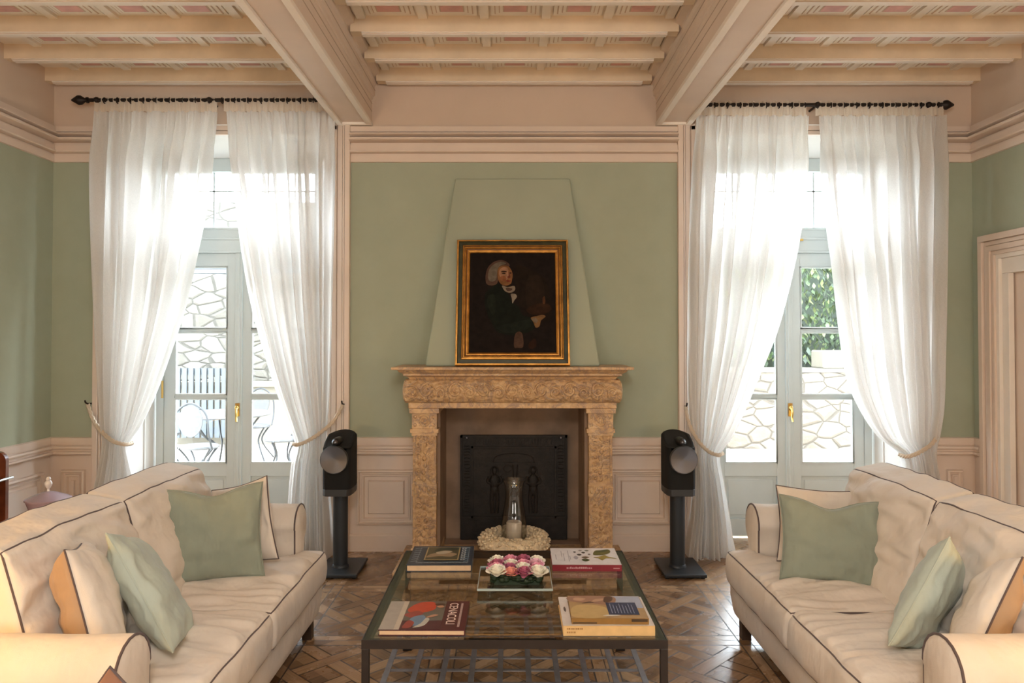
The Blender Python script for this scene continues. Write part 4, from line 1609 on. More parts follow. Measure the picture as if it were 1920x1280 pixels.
# small stool with a rust cushion, at the lower edge of the picture
st = thing('footstool', 'dark footstool under the rust cushion in front of the near sofa arm', 'stool', (-0.98, 1.84, 0))
m = MB().box(-1.17, -0.79, 1.70, 1.98, 0.40, 0.47)
m.build('seat', M['leather'], st, bevel=0.02)
for sx in (-1.14, -0.82):
    for sy in (1.73, 1.95):
        m = MB().prism([(sx - 0.018, sy - 0.018), (sx + 0.018, sy - 0.018), (sx + 0.018, sy + 0.018), (sx - 0.018, sy + 0.018)], 2, 0, 0.40)
        m.build('leg', M['sofa_foot'], st)
pillow('rust linen cushion whose tip shows against the cream sofa arm', (-0.985, 1.84, 0.635), (0.75, 0.0, -0.66), (0.66, 0.0, 0.75), 0.235, 0.235, 0.09, M['rust'], M['piping'], 41)

# ------------------------------------------------------------------ coffee table
TX0, TX1, TY0, TY1, TZ = -0.555, 0.575, 2.735, 3.875, 0.504
ct = thing('coffee_table', 'square glass-topped coffee table on a dark iron frame', 'table', ((TX0 + TX1) / 2, (TY0 + TY1) / 2, 0))
w = 0.027
m = MB()
m.box(TX0, TX1, TY0, TY0 + w, TZ - 0.032, TZ - 0.003)
m.box(TX0, TX1, TY1 - w, TY1, TZ - 0.032, TZ - 0.003)
m.box(TX0, TX0 + w, TY0 + w, TY1 - w, TZ - 0.032, TZ - 0.003)
m.box(TX1 - w, TX1, TY0 + w, TY1 - w, TZ - 0.032, TZ - 0.003)
m.box(TX0, TX1, TY0, TY0 + 0.004, TZ - 0.003, TZ + 0.001)
m.box(TX0, TX1, TY1 - 0.004, TY1, TZ - 0.003, TZ + 0.001)
m.box(TX0, TX0 + 0.004, TY0 + 0.004, TY1 - 0.004, TZ - 0.003, TZ + 0.001)
m.box(TX1 - 0.004, TX1, TY0 + 0.004, TY1 - 0.004, TZ - 0.003, TZ + 0.001)
m.build('frame', M['table_iron'], ct, smooth=0)
for x in (TX0, TX1 - w):
    for y in (TY0, TY1 - w):
        m = MB().box(x, x + w, y, y + w, 0.012, TZ - 0.032)
        lg = m.build('leg', M['table_iron'], ct, smooth=0, bevel=0.002)
        m = MB().box(x - 0.009, x + w + 0.009, y - 0.009, y + w + 0.009, 0, 0.014)
        m.build('foot', M['black_iron'], lg, smooth=0)
m = MB().box(TX0 + 0.005, TX1 - 0.005, TY0 + 0.005, TY1 - 0.005, TZ - 0.003, TZ)
m.build('glass_top', M['glass_top'], ct, smooth=0)
# woven strap shelf below
SZ = 0.17
gs = 9
px, py = (TX1 - TX0 - w) / gs, (TY1 - TY0 - w) / gs
for i in range(gs + 1):
    x = TX0 + w / 2 + px * i
    m = MB()
    m.box(x - 0.012, x + 0.012, TY0 + 0.004, TY1 - 0.004, SZ, SZ + 0.005)
    m.build('shelf_strap', M['shelf_iron'], ct, smooth=0)
for i in range(gs + 1):
    y = TY0 + w / 2 + py * i
    m = MB().box(TX0 + 0.004, TX1 - 0.004, y - 0.009, y + 0.009, SZ - 0.005, SZ)
    m.build('shelf_strap', M['shelf_iron'], ct, smooth=0)


# ------------------------------------------------------------------ books
def book(label, x0, x1, y0, y1, z, h, cover, spine_side, rot=0.0, spine_mat=None, back=None):
    """closed book lying flat; spine_side in 'right', 'front'"""
    o = thing('book', label, 'book', ((x0 + x1) / 2, (y0 + y1) / 2, z))
    t = 0.003
    m = MB()
    xe, ye = (x1 - t, y0) if spine_side == 'right' else (x1, y0 + t)
    m.box(x0, xe, ye, y1, z + h - t, z + h, 0)
    m.box(x0, xe, ye, y1, z, z + t, 1)
    if spine_side == 'right':
        m.box(x1 - t, x1, y0, y1, z, z + h, 1)
        pg = (x0 + 0.004, x1 - t, y0 + 0.003, y1 - 0.003)
    elif spine_side == 'front':
        m.box(x0, x1, y0, y0 + t, z, z + h, 1)
        pg = (x0 + 0.003, x1 - 0.003, y0 + t, y1 - 0.004)
    m.build('cover', [cover, spine_mat or cover], o, smooth=0)
    m = MB().box(pg[0], pg[1], pg[2], pg[3], z + t, z + h - t)
    m.build('pages', M['page'], o, smooth=0)
    o.rotation_euler.z = rot
    return o


def art(o, nm, shapes, z, parent_name='cover'):
    """printed cover art: flat shapes just above the board"""
    m = MB()
    mats = []
    for i, (name, col, pts, n) in enumerate(shapes):
        mats.append(flat(name, col, 0.35))
        q = catmull([(a, c, 0) for a, c in pts], n, True) if n > 1 else [Vector((a, c, 0)) for a, c in pts]
        m.add([(p.x, p.y, z + 0.00012 * (i + 1)) for p in q], [tuple(range(len(q)))], i)
    return m.build(nm, mats, o, smooth=0, weld=False, recalc=False)


def lettering(txt, parent, loc, rot, size, mt, xs=1.0, ext=0.0002):
    cu = bpy.data.curves.new('lettering', 'FONT')
    cu.body = txt
    cu.size = size
    cu.extrude = ext
    cu.align_x = 'LEFT'
    tmp = bpy.data.objects.new('lettering', cu)
    COL.objects.link(tmp)
    dg = bpy.context.evaluated_depsgraph_get()
    me = bpy.data.meshes.new_from_object(tmp.evaluated_get(dg))
    bpy.data.objects.remove(tmp)
    me.name = 'lettering'
    me.materials.clear()
    me.materials.append(mt)
    for v in me.vertices:
        v.co.x *= xs
    o = bpy.data.objects.new('lettering', me)
    COL.objects.link(o)
    o.parent = parent
    o.location = Vector(loc) - ORG[parent.name]
    o.rotation_euler = rot
    return o


def quad(x0, x1, y0, y1):
    return [(x0, y0), (x1, y0), (x1, y1), (x0, y1)]


GT = TZ + 0.0005
# blue art book, far corner
bk = book('dark blue art book with swirling pale border on the far corner of the glass', -0.505, -0.195, 3.53, 3.845, GT, 0.032, flat('navy_cover', (0.018, 0.035, 0.060), 0.3), 'right', 0.01)
zt = GT + 0.032
sh = [('swirl_pale', (0.20, 0.25, 0.28), quad(-0.465, -0.215, 3.565, 3.825), 1), ('navy_band', (0.025, 0.045, 0.07), quad(-0.462, -0.218, 3.572, 3.818), 1)]
for i in range(7):
    y = 3.575 + i * 0.035
    sh.append(('swirl_pale', (0.20, 0.25, 0.28), [(-0.490, y), (-0.470, y + 0.012), (-0.455, y + 0.004), (-0.468, y + 0.022), (-0.490, y + 0.012)], 4))
    sh.append(('swirl_blue', (0.09, 0.15, 0.21), [(-0.235, y), (-0.218, y + 0.014), (-0.206, y + 0.005), (-0.22, y + 0.026), (-0.236, y + 0.014)], 4))
for i in range(8):
    x = -0.46 + i * 0.031
    sh.append(('swirl_pale', (0.20, 0.25, 0.28), [(x, 3.545), (x + 0.014, 3.556), (x + 0.03, 3.546), (x + 0.016, 3.563)], 4))
sh += [('gold_edge', (0.36, 0.27, 0.13), quad(-0.430, -0.262, 3.595, 3.815), 1), ('olive_field', (0.075, 0.070, 0.040), quad(-0.424, -0.268, 3.605, 3.810), 1),
       ('figure_tan', (0.28, 0.20, 0.12), [(-0.42, 3.64), (-0.36, 3.66), (-0.30, 3.65), (-0.275, 3.70), (-0.33, 3.72), (-0.40, 3.70)], 5),
       ('figure_pale', (0.42, 0.36, 0.27), [(-0.36, 3.69), (-0.32, 3.71), (-0.30, 3.74), (-0.34, 3.75), (-0.38, 3.72)], 5),
       ('foliage_dark', (0.02, 0.035, 0.03), [(-0.39, 3.75), (-0.33, 3.77), (-0.28, 3.76), (-0.275, 3.80), (-0.36, 3.805)], 5)]
art(bk, 'cover_art', sh, zt)
m = MB()
for i in range(6):
    y = 3.59 + i * 0.037
    m.box(-0.252, -0.232, y, y + 0.026, zt + 0.0036, zt + 0.0040)
    m.box(-0.247, -0.237, y + 0.006, y + 0.020, zt + 0.0040, zt + 0.0043, 1)
m.build('lettering', [flat('title_pale', (0.34, 0.38, 0.40)), flat('navy_band', (0.025, 0.045, 0.07))], bk, smooth=0)

# white botanical book with maroon spine
bk = book('white book with leaf pictures and a maroon spine on the far corner of the glass', 0.195, 0.525, 3.535, 3.815, GT, 0.030, flat('white_cover', (0.70, 0.69, 0.72), 0.3), 'front', -0.01, flat('maroon_spine', (0.20, 0.012, 0.022), 0.35))
zt = GT + 0.030
rnd = random.Random(9)
sh = []
for (cx, cy, a, c, nm, col) in ((0.315, 3.745, 0.008, 0.012, 'berry_dark', (0.03, 0.03, 0.04)), (0.335, 3.700, 0.012, 0.016, 'berry_dark', (0.03, 0.03, 0.04)), (0.358, 3.735, 0.010, 0.014, 'berry_dark', (0.03, 0.03, 0.04)),
                                (0.345, 3.770, 0.010, 0.010, 'seed_grey', (0.22, 0.20, 0.20)), (0.378, 3.770, 0.012, 0.009, 'leaf_deep', (0.05, 0.08, 0.03)), (0.385, 3.705, 0.008, 0.012, 'seed_grey', (0.22, 0.20, 0.20)),
                                (0.315, 3.650, 0.012, 0.030, 'stem_lilac', (0.40, 0.38, 0.44)), (0.362, 3.655, 0.020, 0.016, 'pod_brown', (0.16, 0.11, 0.07)), (0.360, 3.612, 0.020, 0.024, 'leaf_deep', (0.05, 0.08, 0.03))):
    sh.append((nm, col, [(cx - a, cy), (cx, cy - c), (cx + a, cy), (cx, cy + c)], 5))
sh.append(('leaf_olive', (0.12, 0.12, 0.03), [(0.405, 3.70), (0.42, 3.765), (0.45, 3.775), (0.49, 3.79), (0.495, 3.74), (0.465, 3.70), (0.43, 3.69)], 4))
sh.append(('leaf_deep', (0.05, 0.08, 0.03), [(0.415, 3.735), (0.45, 3.772), (0.488, 3.782), (0.47, 3.75)], 4))
sh.append(('leaf_yellow', (0.28, 0.22, 0.05), [(0.40, 3.655), (0.43, 3.665), (0.46, 3.69), (0.475, 3.665), (0.515, 3.635), (0.465, 3.64), (0.44, 3.605), (0.425, 3.64)], 3))
art(bk, 'cover_art', sh, zt)
m = MB()
for i, (x, y0, y1) in enumerate(((0.215, 3.62, 3.70), (0.245, 3.66, 3.76), (0.255, 3.60, 3.72), (0.278, 3.59, 3.77), (0.285, 3.62, 3.68))):
    m.box(x, x + 0.004, y0, y1, zt + 0.0001, zt + 0.0005)
m.build('lettering', flat('grey_type', (0.42, 0.41, 0.45)), bk, smooth=0)
m = MB()
x = 0.262
rnd = random.Random(2)
while x < 0.385:      # illegible script along the spine
    a = rnd.uniform(0.003, 0.008)
    m.box(x, x + a, 3.5336, 3.535, GT + 0.012, GT + 0.012 + rnd.choice((0.006, 0.006, 0.009)))
    x += a + 0.0025
m.box(0.485, 0.515, 3.5336, 3.535, GT + 0.012, GT + 0.016)
m.build('spine_lettering', flat('spine_type', (0.52, 0.30, 0.32)), bk, smooth=0)

# CENACOLI
bk = book('maroon art book lettered CENACOLI on the near corner of the glass', -0.500, -0.176, 2.775, 3.075, GT, 0.022, flat('maroon_cover', (0.070, 0.018, 0.024), 0.25), 'right', -0.004)
zt = GT + 0.022
L, F_ = -0.500, 2.775
sh = [('grey_photo', (0.33, 0.30, 0.27), quad(L, L + 0.066, F_ + 0.002, F_ + 0.298), 1), ('photo_line', (0.46, 0.40, 0.33), quad(L + 0.056, L + 0.076, F_ + 0.002, F_ + 0.298), 1),
      ('fresco_ground', (0.115, 0.105, 0.090), quad(L + 0.076, L + 0.230, F_ + 0.09, F_ + 0.298), 1),
      ('fresco_shadow', (0.075, 0.024, 0.028), quad(L + 0.076, L + 0.230, F_ + 0.002, F_ + 0.09), 1),
      ('robe_red', (0.42, 0.055, 0.025), [(L + 0.085, F_ + 0.22), (L + 0.12, F_ + 0.28), (L + 0.18, F_ + 0.285), (L + 0.19, F_ + 0.21), (L + 0.14, F_ + 0.17), (L + 0.09, F_ + 0.18)], 5),
      ('robe_rose', (0.26, 0.05, 0.04), [(L + 0.076, F_ + 0.15), (L + 0.12, F_ + 0.19), (L + 0.15, F_ + 0.16), (L + 0.11, F_ + 0.12)], 5),
      ('robe_blue', (0.13, 0.20, 0.30), [(L + 0.105, F_ + 0.05), (L + 0.11, F_ + 0.12), (L + 0.15, F_ + 0.145), (L + 0.165, F_ + 0.10), (L + 0.15, F_ + 0.04)], 5),
      ('robe_white', (0.42, 0.41, 0.37), [(L + 0.125, F_ + 0.02), (L + 0.165, F_ + 0.04), (L + 0.18, F_ + 0.10), (L + 0.165, F_ + 0.115), (L + 0.15, F_ + 0.06)], 5),
      ('robe_rose', (0.26, 0.05, 0.04), [(L + 0.085, F_ + 0.02), (L + 0.115, F_ + 0.02), (L + 0.125, F_ + 0.07), (L + 0.10, F_ + 0.09)], 5),
      ('skin', (0.42, 0.22, 0.14), [(L + 0.195, F_ + 0.24), (L + 0.215, F_ + 0.25), (L + 0.225, F_ + 0.23), (L + 0.205, F_ + 0.225)], 5),
      ('hair_brown', (0.06, 0.03, 0.02), [(L + 0.185, F_ + 0.265), (L + 0.22, F_ + 0.27), (L + 0.228, F_ + 0.252), (L + 0.195, F_ + 0.252)], 5),
      ('skin', (0.42, 0.22, 0.14), [(L + 0.165, F_ + 0.12), (L + 0.19, F_ + 0.15), (L + 0.21, F_ + 0.145), (L + 0.19, F_ + 0.125)], 5)]
art(bk, 'cover_art', sh, zt)
lettering('CENACOLI', bk, (L + 0.247, F_ + 0.278, zt + 0.0006), (0, 0, -pi / 2), 0.050, flat('title_cream', (0.62, 0.50, 0.44)), 0.92)
m = MB()
rnd = random.Random(6)
y = F_ + 0.275
while y > F_ + 0.03:
    a = rnd.uniform(0.004, 0.007)
    m.box(L + 0.292, L + 0.301, y - a, y, zt + 0.0002, zt + 0.0007)
    y -= a + 0.0022
m.build('subtitle', flat('title_dull', (0.34, 0.24, 0.22)), bk, smooth=0)

# two stacked books
bk = book('thick cream book under the landscape book on the near corner of the glass', 0.192, 0.535, 2.775, 3.085, GT, 0.036, flat('pale_cover', (0.66, 0.63, 0.62), 0.35), 'front', 0.0, flat('cream_spine', (0.66, 0.44, 0.20), 0.5))
zt = GT + 0.036
art(bk, 'cover_art', [('small_crest', (0.10, 0.09, 0.09), [(0.206, 2.93), (0.212, 2.92), (0.214, 2.95), (0.21, 2.975), (0.205, 2.96)], 4)], zt)
m = MB()
rnd = random.Random(8)
for row, n in ((0.023, 9), (0.010, 5)):
    x = 0.205
    for i in range(n):
        a = rnd.uniform(0.003, 0.007)
        m.box(x, x + a, 2.7738, 2.775, GT + row, GT + row + 0.006)
        x += a + 0.002
m.build('spine_lettering', flat('ochre_type', (0.36, 0.20, 0.07)), bk, smooth=0)
Z2 = zt + 0.0008
bk = book('ochre landscape book with a navy text box lying on the thick cream book', 0.226, 0.516, 2.790, 3.030, Z2, 0.022, flat('ochre_cover', (0.36, 0.24, 0.12), 0.35), 'front', -0.012, flat('ochre_spine', (0.24, 0.13, 0.035), 0.4))
zt = Z2 + 0.022
X = 0.226
sh = [('sky_blue', (0.34, 0.38, 0.50), quad(X + 0.17, X + 0.288, 2.90, 3.028), 1), ('rose_clouds', (0.30, 0.17, 0.12), [(X + 0.004, 2.97), (X + 0.08, 2.95), (X + 0.16, 2.93), (X + 0.19, 2.98), (X + 0.17, 3.026), (X + 0.01, 3.026)], 4),
      ('skin_rose', (0.46, 0.29, 0.20), [(X + 0.02, 2.985), (X + 0.05, 2.975), (X + 0.07, 3.0), (X + 0.03, 3.01)], 5), ('skin_rose', (0.46, 0.29, 0.20), [(X + 0.09, 2.96), (X + 0.13, 2.975), (X + 0.15, 3.0), (X + 0.11, 2.995)], 5),
      ('umber', (0.09, 0.05, 0.035), [(X + 0.14, 2.96), (X + 0.17, 2.97), (X + 0.18, 3.02), (X + 0.15, 3.02)], 5), ('umber', (0.09, 0.05, 0.035), [(X + 0.05, 2.945), (X + 0.10, 2.955), (X + 0.08, 2.965)], 5),
      ('ochre_light', (0.46, 0.33, 0.15), [(X + 0.01, 2.80), (X + 0.13, 2.80), (X + 0.14, 2.90), (X + 0.06, 2.93), (X + 0.01, 2.90)], 5),
      ('pale_streak', (0.60, 0.56, 0.50), [(X + 0.12, 2.815), (X + 0.15, 2.81), (X + 0.19, 2.82), (X + 0.15, 2.828)], 4),
      ('navy_box', (0.020, 0.030, 0.085), quad(X + 0.145, X + 0.262, 2.825, 2.955), 1)]
art(bk, 'cover_art', sh, zt)
m = MB()
for i in range(8):
    x = X + 0.158 + i * 0.012
    m.box(x, x + 0.003, 2.84, 2.94 - (i % 3) * 0.012, zt + 0.0013, zt + 0.0017)
m.build('lettering', flat('box_type', (0.20, 0.23, 0.33)), bk, smooth=0)
m = MB().box(X + 0.005, X + 0.095, 2.7888, 2.790, Z2 + 0.003, Z2 + 0.007).box(X + 0.225, X + 0.285, 2.7888, 2.790, Z2 + 0.010, Z2 + 0.020)
m.build('spine_mark', flat('spine_dark', (0.05, 0.03, 0.015)), bk, smooth=0)

# ------------------------------------------------------------------ glass tray and roses
TRX, TRY = 0.013, 3.355
tr = thing('glass_tray', 'square clear glass tray under the roses on the coffee table', 'tray', (TRX, TRY, GT))
m = MB()
hw = 0.162
m.box(TRX - hw, TRX + hw, TRY - hw + 0.01, TRY + hw, GT + 0.022, GT + 0.027)
m.build('plate', M['tray_glass'], tr, smooth=0)
m = MB()
for s in (-1, 1):
    m.box(TRX + s * hw - 0.002, TRX + s * hw + 0.002, TRY - hw + 0.01, TRY + hw, GT + 0.021, GT + 0.030)
m.box(TRX - hw, TRX + hw, TRY - hw + 0.008, TRY - hw + 0.012, GT + 0.021, GT + 0.030)
m.box(TRX - hw, TRX + hw, TRY + hw - 0.002, TRY + hw + 0.002, GT + 0.021, GT + 0.030)
m.build('rim', mat('tray_edge', (0.42, 0.52, 0.54), 0.15, 0.2, spec=0.9), tr, smooth=0)
for sx in (-0.105, 0.105):
    for sy in (-0.115, 0.115):
        m = MB().lathe([(0.0, 0.0), (0.016, 0.0), (0.018, 0.011), (0.016, 0.022), (0.0, 0.022)], (TRX + sx, TRY + sy, GT), 14)
        m.build('foot', M['clear'], tr)

rs = thing('rose_arrangement', 'low square arrangement of white, pink and mauve roses on the glass tray', 'flowers', (TRX + 0.008, TRY, GT + 0.0275))
RZ = GT + 0.0275
m = MB()
rnd = random.Random(17)
cx0, cy0 = TRX + 0.008, TRY
m.box(cx0 - 0.100, cx0 + 0.100, cy0 - 0.095, cy0 + 0.095, RZ, RZ + 0.04)
for i in range(90):       # wrapped dark leaves round the block
    a = i / 90 * 8
    side = int(a) % 4
    q = (a % 1) * 2 - 1
    x, y = [(q * 0.1, -0.098), (0.103, q * 0.095), (q * 0.1, 0.098), (-0.103, q * 0.095)][side]
    zz = RZ + 0.005 + rnd.uniform(0, 0.028)
    m.ball((cx0 + x, cy0 + y, zz + 0.01), (0.016, 0.010, 0.013), 6)
m.build('leaf_base', M['leaf_dark'], rs, smooth=60)
rose_cols = {'w': (0.93, 0.87, 0.77), 'p': (0.78, 0.34, 0.46), 'm': (0.46, 0.13, 0.22), 's': (0.80, 0.34, 0.27), 'l': (0.82, 0.52, 0.62)}
layout = ['wspw', 'plwp', 'mwml', 'wpmw']
layout = [['w', 's', 'm', 'w'], ['p', 'm', 'w', 'p'], ['m', 'w', 'p', 'l'], ['w', 'p', 'm', 'w']]


def rose(c, r, mt, seed):
    rnd = random.Random(seed)
    m = MB()
    for layer, (n, rr, tilt, hh) in enumerate(((5, 1.0, 0.95, 0.85), (5, 0.82, 0.62, 1.0), (5, 0.60, 0.38, 1.08), (4, 0.38, 0.2, 1.12), (3, 0.2, 0.05, 1.12))):
        for k in range(n):
            th = 2 * pi * k / n + layer * 0.6 + rnd.uniform(-0.2, 0.2)

            def f(u, v, th=th, rr=rr, tilt=tilt, hh=hh, n=n):
                a = th + (u - 0.5) * (2 * pi / n) * 1.45
                e = 1 - (2 * u - 1) ** 2
                rad = r * (0.16 + rr * (0.30 + 0.42 * v + 0.38 * tilt * v ** 3)) * (1 - 0.06 * (1 - e))
                z = r * (1.15 * hh * v ** 0.85 - 0.30 * tilt * v ** 3) * (0.86 + 0.14 * e)
                z += r * 0.07 * v * v * sin(9 * u + th * 5)
                rad += r * 0.05 * v * v * sin(11 * u + th * 3)
                return (c[0] + rad * cos(a), c[1] + rad * sin(a), c[2] + z)
            m.grid(f, 9, 7)
    return m, mt


i = 0
for row in range(4):
    for cc in range(4):
        kcol = layout[row][cc]
        mt = M.get('rose_' + kcol) or mat('rose_' + kcol, rose_cols[kcol], 0.6, var=0.14, vscale=40)
        M['rose_' + kcol] = mt
        r = 0.036 * (1.15 if kcol == 'w' and row == 0 else 1.0)
        x = cx0 + (cc - 1.5) * 0.060 + rnd.uniform(-0.004, 0.004)
        y = cy0 + (row - 1.5) * 0.057 + rnd.uniform(-0.004, 0.004)
        m, mt = rose((x, y, RZ + 0.026 + rnd.uniform(0, 0.007)), r, mt, 100 + i)
        m.build('rose', mt, rs, smooth=70, recalc=False, weld=False)
        i += 1

# ------------------------------------------------------------------ hurricane lamp and wreath on the hearth
HX, HY = 0.015, 5.43
wr_ = MB()
rnd = random.Random(4)
R0, r0 = 0.195, 0.070


def torus(u, v):
    a, c = u * 2 * pi, v * 2 * pi
    return (HX + (R0 + r0 * 0.85 * cos(c)) * cos(a), HY + (R0 + r0 * 0.85 * cos(c)) * sin(a), 0.052 + r0 + r0 * 0.9 * sin(c))


wr_.grid(torus, 40, 14)
for i in range(560):
    a, c = rnd.uniform(0, 2 * pi), rnd.uniform(-0.8, pi + 0.8)
    rr = r0 * 0.92
    p = Vector((HX + (R0 + rr * cos(c)) * cos(a), HY + (R0 + rr * cos(c)) * sin(a), 0.055 + r0 + rr * sin(c)))
    k = rnd.uniform(0.008, 0.016)
    wr_.ball((p.x, p.y, max(p.z, 0.052 + k)), (k, k, k * 0.7), 6)
tag(wr_.build('petal_wreath', M['shell'], smooth=60, weld=False, base=True), 'ring of dried cream petals on the hearth round the candle', 'wreath')
m = MB().lathe([(0.0, 0.0), (0.056, 0.0), (0.056, 0.205), (0.050, 0.212), (0.0, 0.208)], (HX, HY, 0.058), 28)
cd = tag(m.build('pillar_candle', M['wax'], base=True), 'ivory pillar candle inside the glass hurricane on the hearth', 'candle')
m = MB().tube([(HX, HY, 0.262), (HX, HY, 0.282)], 0.0015, 5)
m.build('wick', M['black_iron'], cd)
m = MB()
prof = [(0.068, 0.052), (0.086, 0.055), (0.093, 0.12), (0.094, 0.24), (0.086, 0.32), (0.070, 0.41), (0.064, 0.47), (0.070, 0.53), (0.088, 0.578)]
inner = [(r - 0.004, z) for r, z in reversed(prof)]
zz = catmull([(r, 0, z) for r, z in prof], 5)
zi = catmull([(r, 0, z) for r, z in inner], 5)
m.lathe([(p.x, p.z) for p in zz] + [(p.x, p.z) for p in zi], (HX, HY, 0), 40)
tag(m.build('hurricane_glass', M['clear'], base=True), 'clear glass hurricane shade standing on the hearth before the fireback', 'vase')


# ------------------------------------------------------------------ speakers on stands
def speaker(cx, side):
    cy = 5.14
    name_where = 'terrace-side' if side < 0 else 'hedge-side'
    st = thing('speaker_stand', 'dark grey pole stand with square base under the %s speaker' % name_where, 'speaker stand', (cx, cy, 0))
    bx = cx + (0.015 if side > 0 else 0.01)
    m = MB()
    m.box(bx - 0.142, bx + 0.142, cy - 0.19, cy + 0.20, 0.012, 0.035)
    m.build('base_plate', M['stand'], st, smooth=0, bevel=0.006)
    for sx in (-0.12, 0.12):
        for sy in (-0.16, 0.17):
            m = MB().lathe([(0.0, 0.0), (0.014, 0.0), (0.014, 0.013), (0.0, 0.013)], (bx + sx, cy + sy, 0), 12)
            m.build('foot', M['black_iron'], st)
    m = MB()
    m.lathe([(0.060, 0.035), (0.057, 0.045), (0.051, 0.052), (0.051, 0.545), (0.0, 0.545)], (cx, cy, 0), 32)
    m.build('pole', M['stand'], st)
    # cabinet: D-plan body whose crown slopes to the front
    sp = thing('speaker', 'black cabinet loudspeaker with silver cone on its stand, %s of the fireplace' % name_where, 'speaker', (cx, cy, 0.545))
    hw, dep = 0.100, 0.150

    def plan(sc=1.0):
        pts = []
        for i in range(11):
            a = -pi / 2 + pi * i / 10
            pts.append((hw * 1.0 * sc * sin(a) * (1.0), 0.04 + (dep - 0.04) * cos(a) ** 0.8 if cos(a) > 1e-6 else 0.04))
        pts += [(hw * 1.0 * sc, -0.06), (hw * 0.93 * sc, -0.125), (hw * 0.72 * sc, -0.150), (-hw * 0.72 * sc, -0.150), (-hw * 0.93 * sc, -0.125), (-hw * sc, -0.06)]
        return pts

    P = plan()
    m = MB()
    m.prism([(cx + x, cy + y) for x, y in P], 2, 0.545, 0.592)
    m.build('plinth', M['speaker_grey'], sp, smooth=40, bevel=0.004)
    m = MB()
    n = len(P)
    rows = [0.592, 0.70, 0.82, 0.87]
    vs, fs = [], []
    for zz in rows:
        vs += [(cx + x, cy + y, zz) for x, y in P]
    # crown: heights fall towards the front
    def crown(x, y, k):
        back = smooth01(-0.13, 0.03, y)
        return 0.880 + 0.085 * back * (1 - 0.25 * (x / hw) ** 2)
    for k, sc in ((0.0, 1.0), (0.35, 0.985), (0.7, 0.93), (1.0, 0.80)):
        for x, y in P:
            zc = crown(x, y, k)
            vs.append((cx + x * sc, cy + y * sc, zc - 0.022 * (1 - k) ** 2))
    R = len(vs) // n
    for i in range(R - 1):
        for q in range(n):
            l = (q + 1) % n
            fs.append((i * n + q, i * n + l, (i + 1) * n + l, (i + 1) * n + q))
    fs.append(tuple(range((R - 1) * n, R * n)))
    m.add(vs, fs)
    m.build('cabinet', M['speaker_cloth'], sp, smooth=50)
    # big cone disc on the front
    Rc, zc = 0.093, 0.80
    m = MB()
    m.lathe([(0.0, 0.004), (0.03, 0.003), (0.07, 0.0), (Rc - 0.004, -0.002), (Rc - 0.003, 0.003)], (cx, cy - 0.205, zc), 48, axis=1)
    cone = m.build('cone', M['cone'], sp, smooth=50)
    m = MB()
    m.lathe([(Rc - 0.004, -0.202), (Rc, -0.204), (Rc + 0.002, -0.196), (Rc - 0.004, -0.165), (Rc - 0.02, -0.145), (0.0, -0.14)], (cx, cy, zc), 48, axis=1)
    m.build('cone_surround', M['chrome'] if False else M['speaker_grey'], sp)
    # tweeter pod on the crown
    m = MB()
    m.lathe([(0.0, -0.175), (0.010, -0.174), (0.020, -0.168), (0.026, -0.158), (0.028, -0.12), (0.026, -0.05), (0.012, 0.02), (0.0, 0.03)], (cx, cy, 0.912), 24, axis=1)
    m.build('tweeter_body', M['speaker'], sp)
    m = MB()
    m.lathe([(0.0, -0.182), (0.010, -0.180), (0.017, -0.174), (0.020, -0.168)], (cx, cy, 0.912), 24, axis=1)
    m.build('tweeter_dome', M['cone'], sp)


speaker(-1.190, -1)
speaker(1.148, 1)

# ------------------------------------------------------------------ cabinet, side table and jar behind the sofa
cb = thing('drinks_cabinet', 'mahogany whatnot with chrome rails against the side wall', 'cabinet', (-3.25, 4.42, 0))
def rounded_side(x0, x1, z1):
    pts = [(x0, 0), (x1, 0), (x1, z1 - 0.06)]
    for i in range(1, 7):
        a = pi / 2 * i / 6
        pts.append((x1 - 0.06 + 0.06 * cos(a), z1 - 0.06 + 0.06 * sin(a)))
    pts.append((x0, z1))
    return pts
for y in (3.95, 4.55):
    m = MB().prism(rounded_side(-3.49, -3.115, 0.915), 1, y, y + 0.028)
    m.build('side_panel', M['mahogany'], cb, smooth=30)
for z in (0.12, 0.42, 0.74):
    m = MB().box(-3.49, -3.13, 3.978, 4.55, z, z + 0.022)
    sh_ = m.build('shelf', M['mahogany'], cb, smooth=0)
    m = MB().tube([(-3.10, 3.96, z + 0.012), (-3.10, 4.59, z + 0.012)], 0.008, 8)
    m.build('rail', M['chrome'], sh_)
m = MB().box(-3.49, -3.475, 3.978, 4.55, 0.02, 0.90)
m.build('back_panel', M['mahogany'], cb, smooth=0)

sd = thing('side_table', 'small round dark side table behind the sofa under the lilac jar', 'table', (-2.645, 4.22, 0))
m = MB().lathe([(0.0, 0.57), (0.22, 0.57), (0.225, 0.58), (0.22, 0.59), (0.0, 0.59)], (-2.645, 4.22, 0), 32)
m.build('table_top', M['mahogany'], sd)
m = MB().lathe([(0.025, 0.03), (0.03, 0.10), (0.018, 0.2), (0.022, 0.4), (0.04, 0.57)], (-2.645, 4.22, 0), 16)
m.build('stem', M['mahogany'], sd)
m = MB().lathe([(0.0, 0.0), (0.16, 0.0), (0.16, 0.012), (0.03, 0.035), (0.0, 0.035)], (-2.645, 4.22, 0), 24)
m.build('base', M['mahogany'], sd)
jr = thing('glass_jar', 'lilac glass lidded jar with clear finial behind the sofa', 'jar', (-2.645, 4.22, 0.591))
m = MB().lathe([(0.0, 0.0), (0.075, 0.0), (0.085, 0.02), (0.105, 0.08), (0.112, 0.10), (0.112, 0.104), (0.0, 0.104)], (-2.645, 4.22, 0.591), 32)
m.build('bowl', M['purple_glass'], jr)
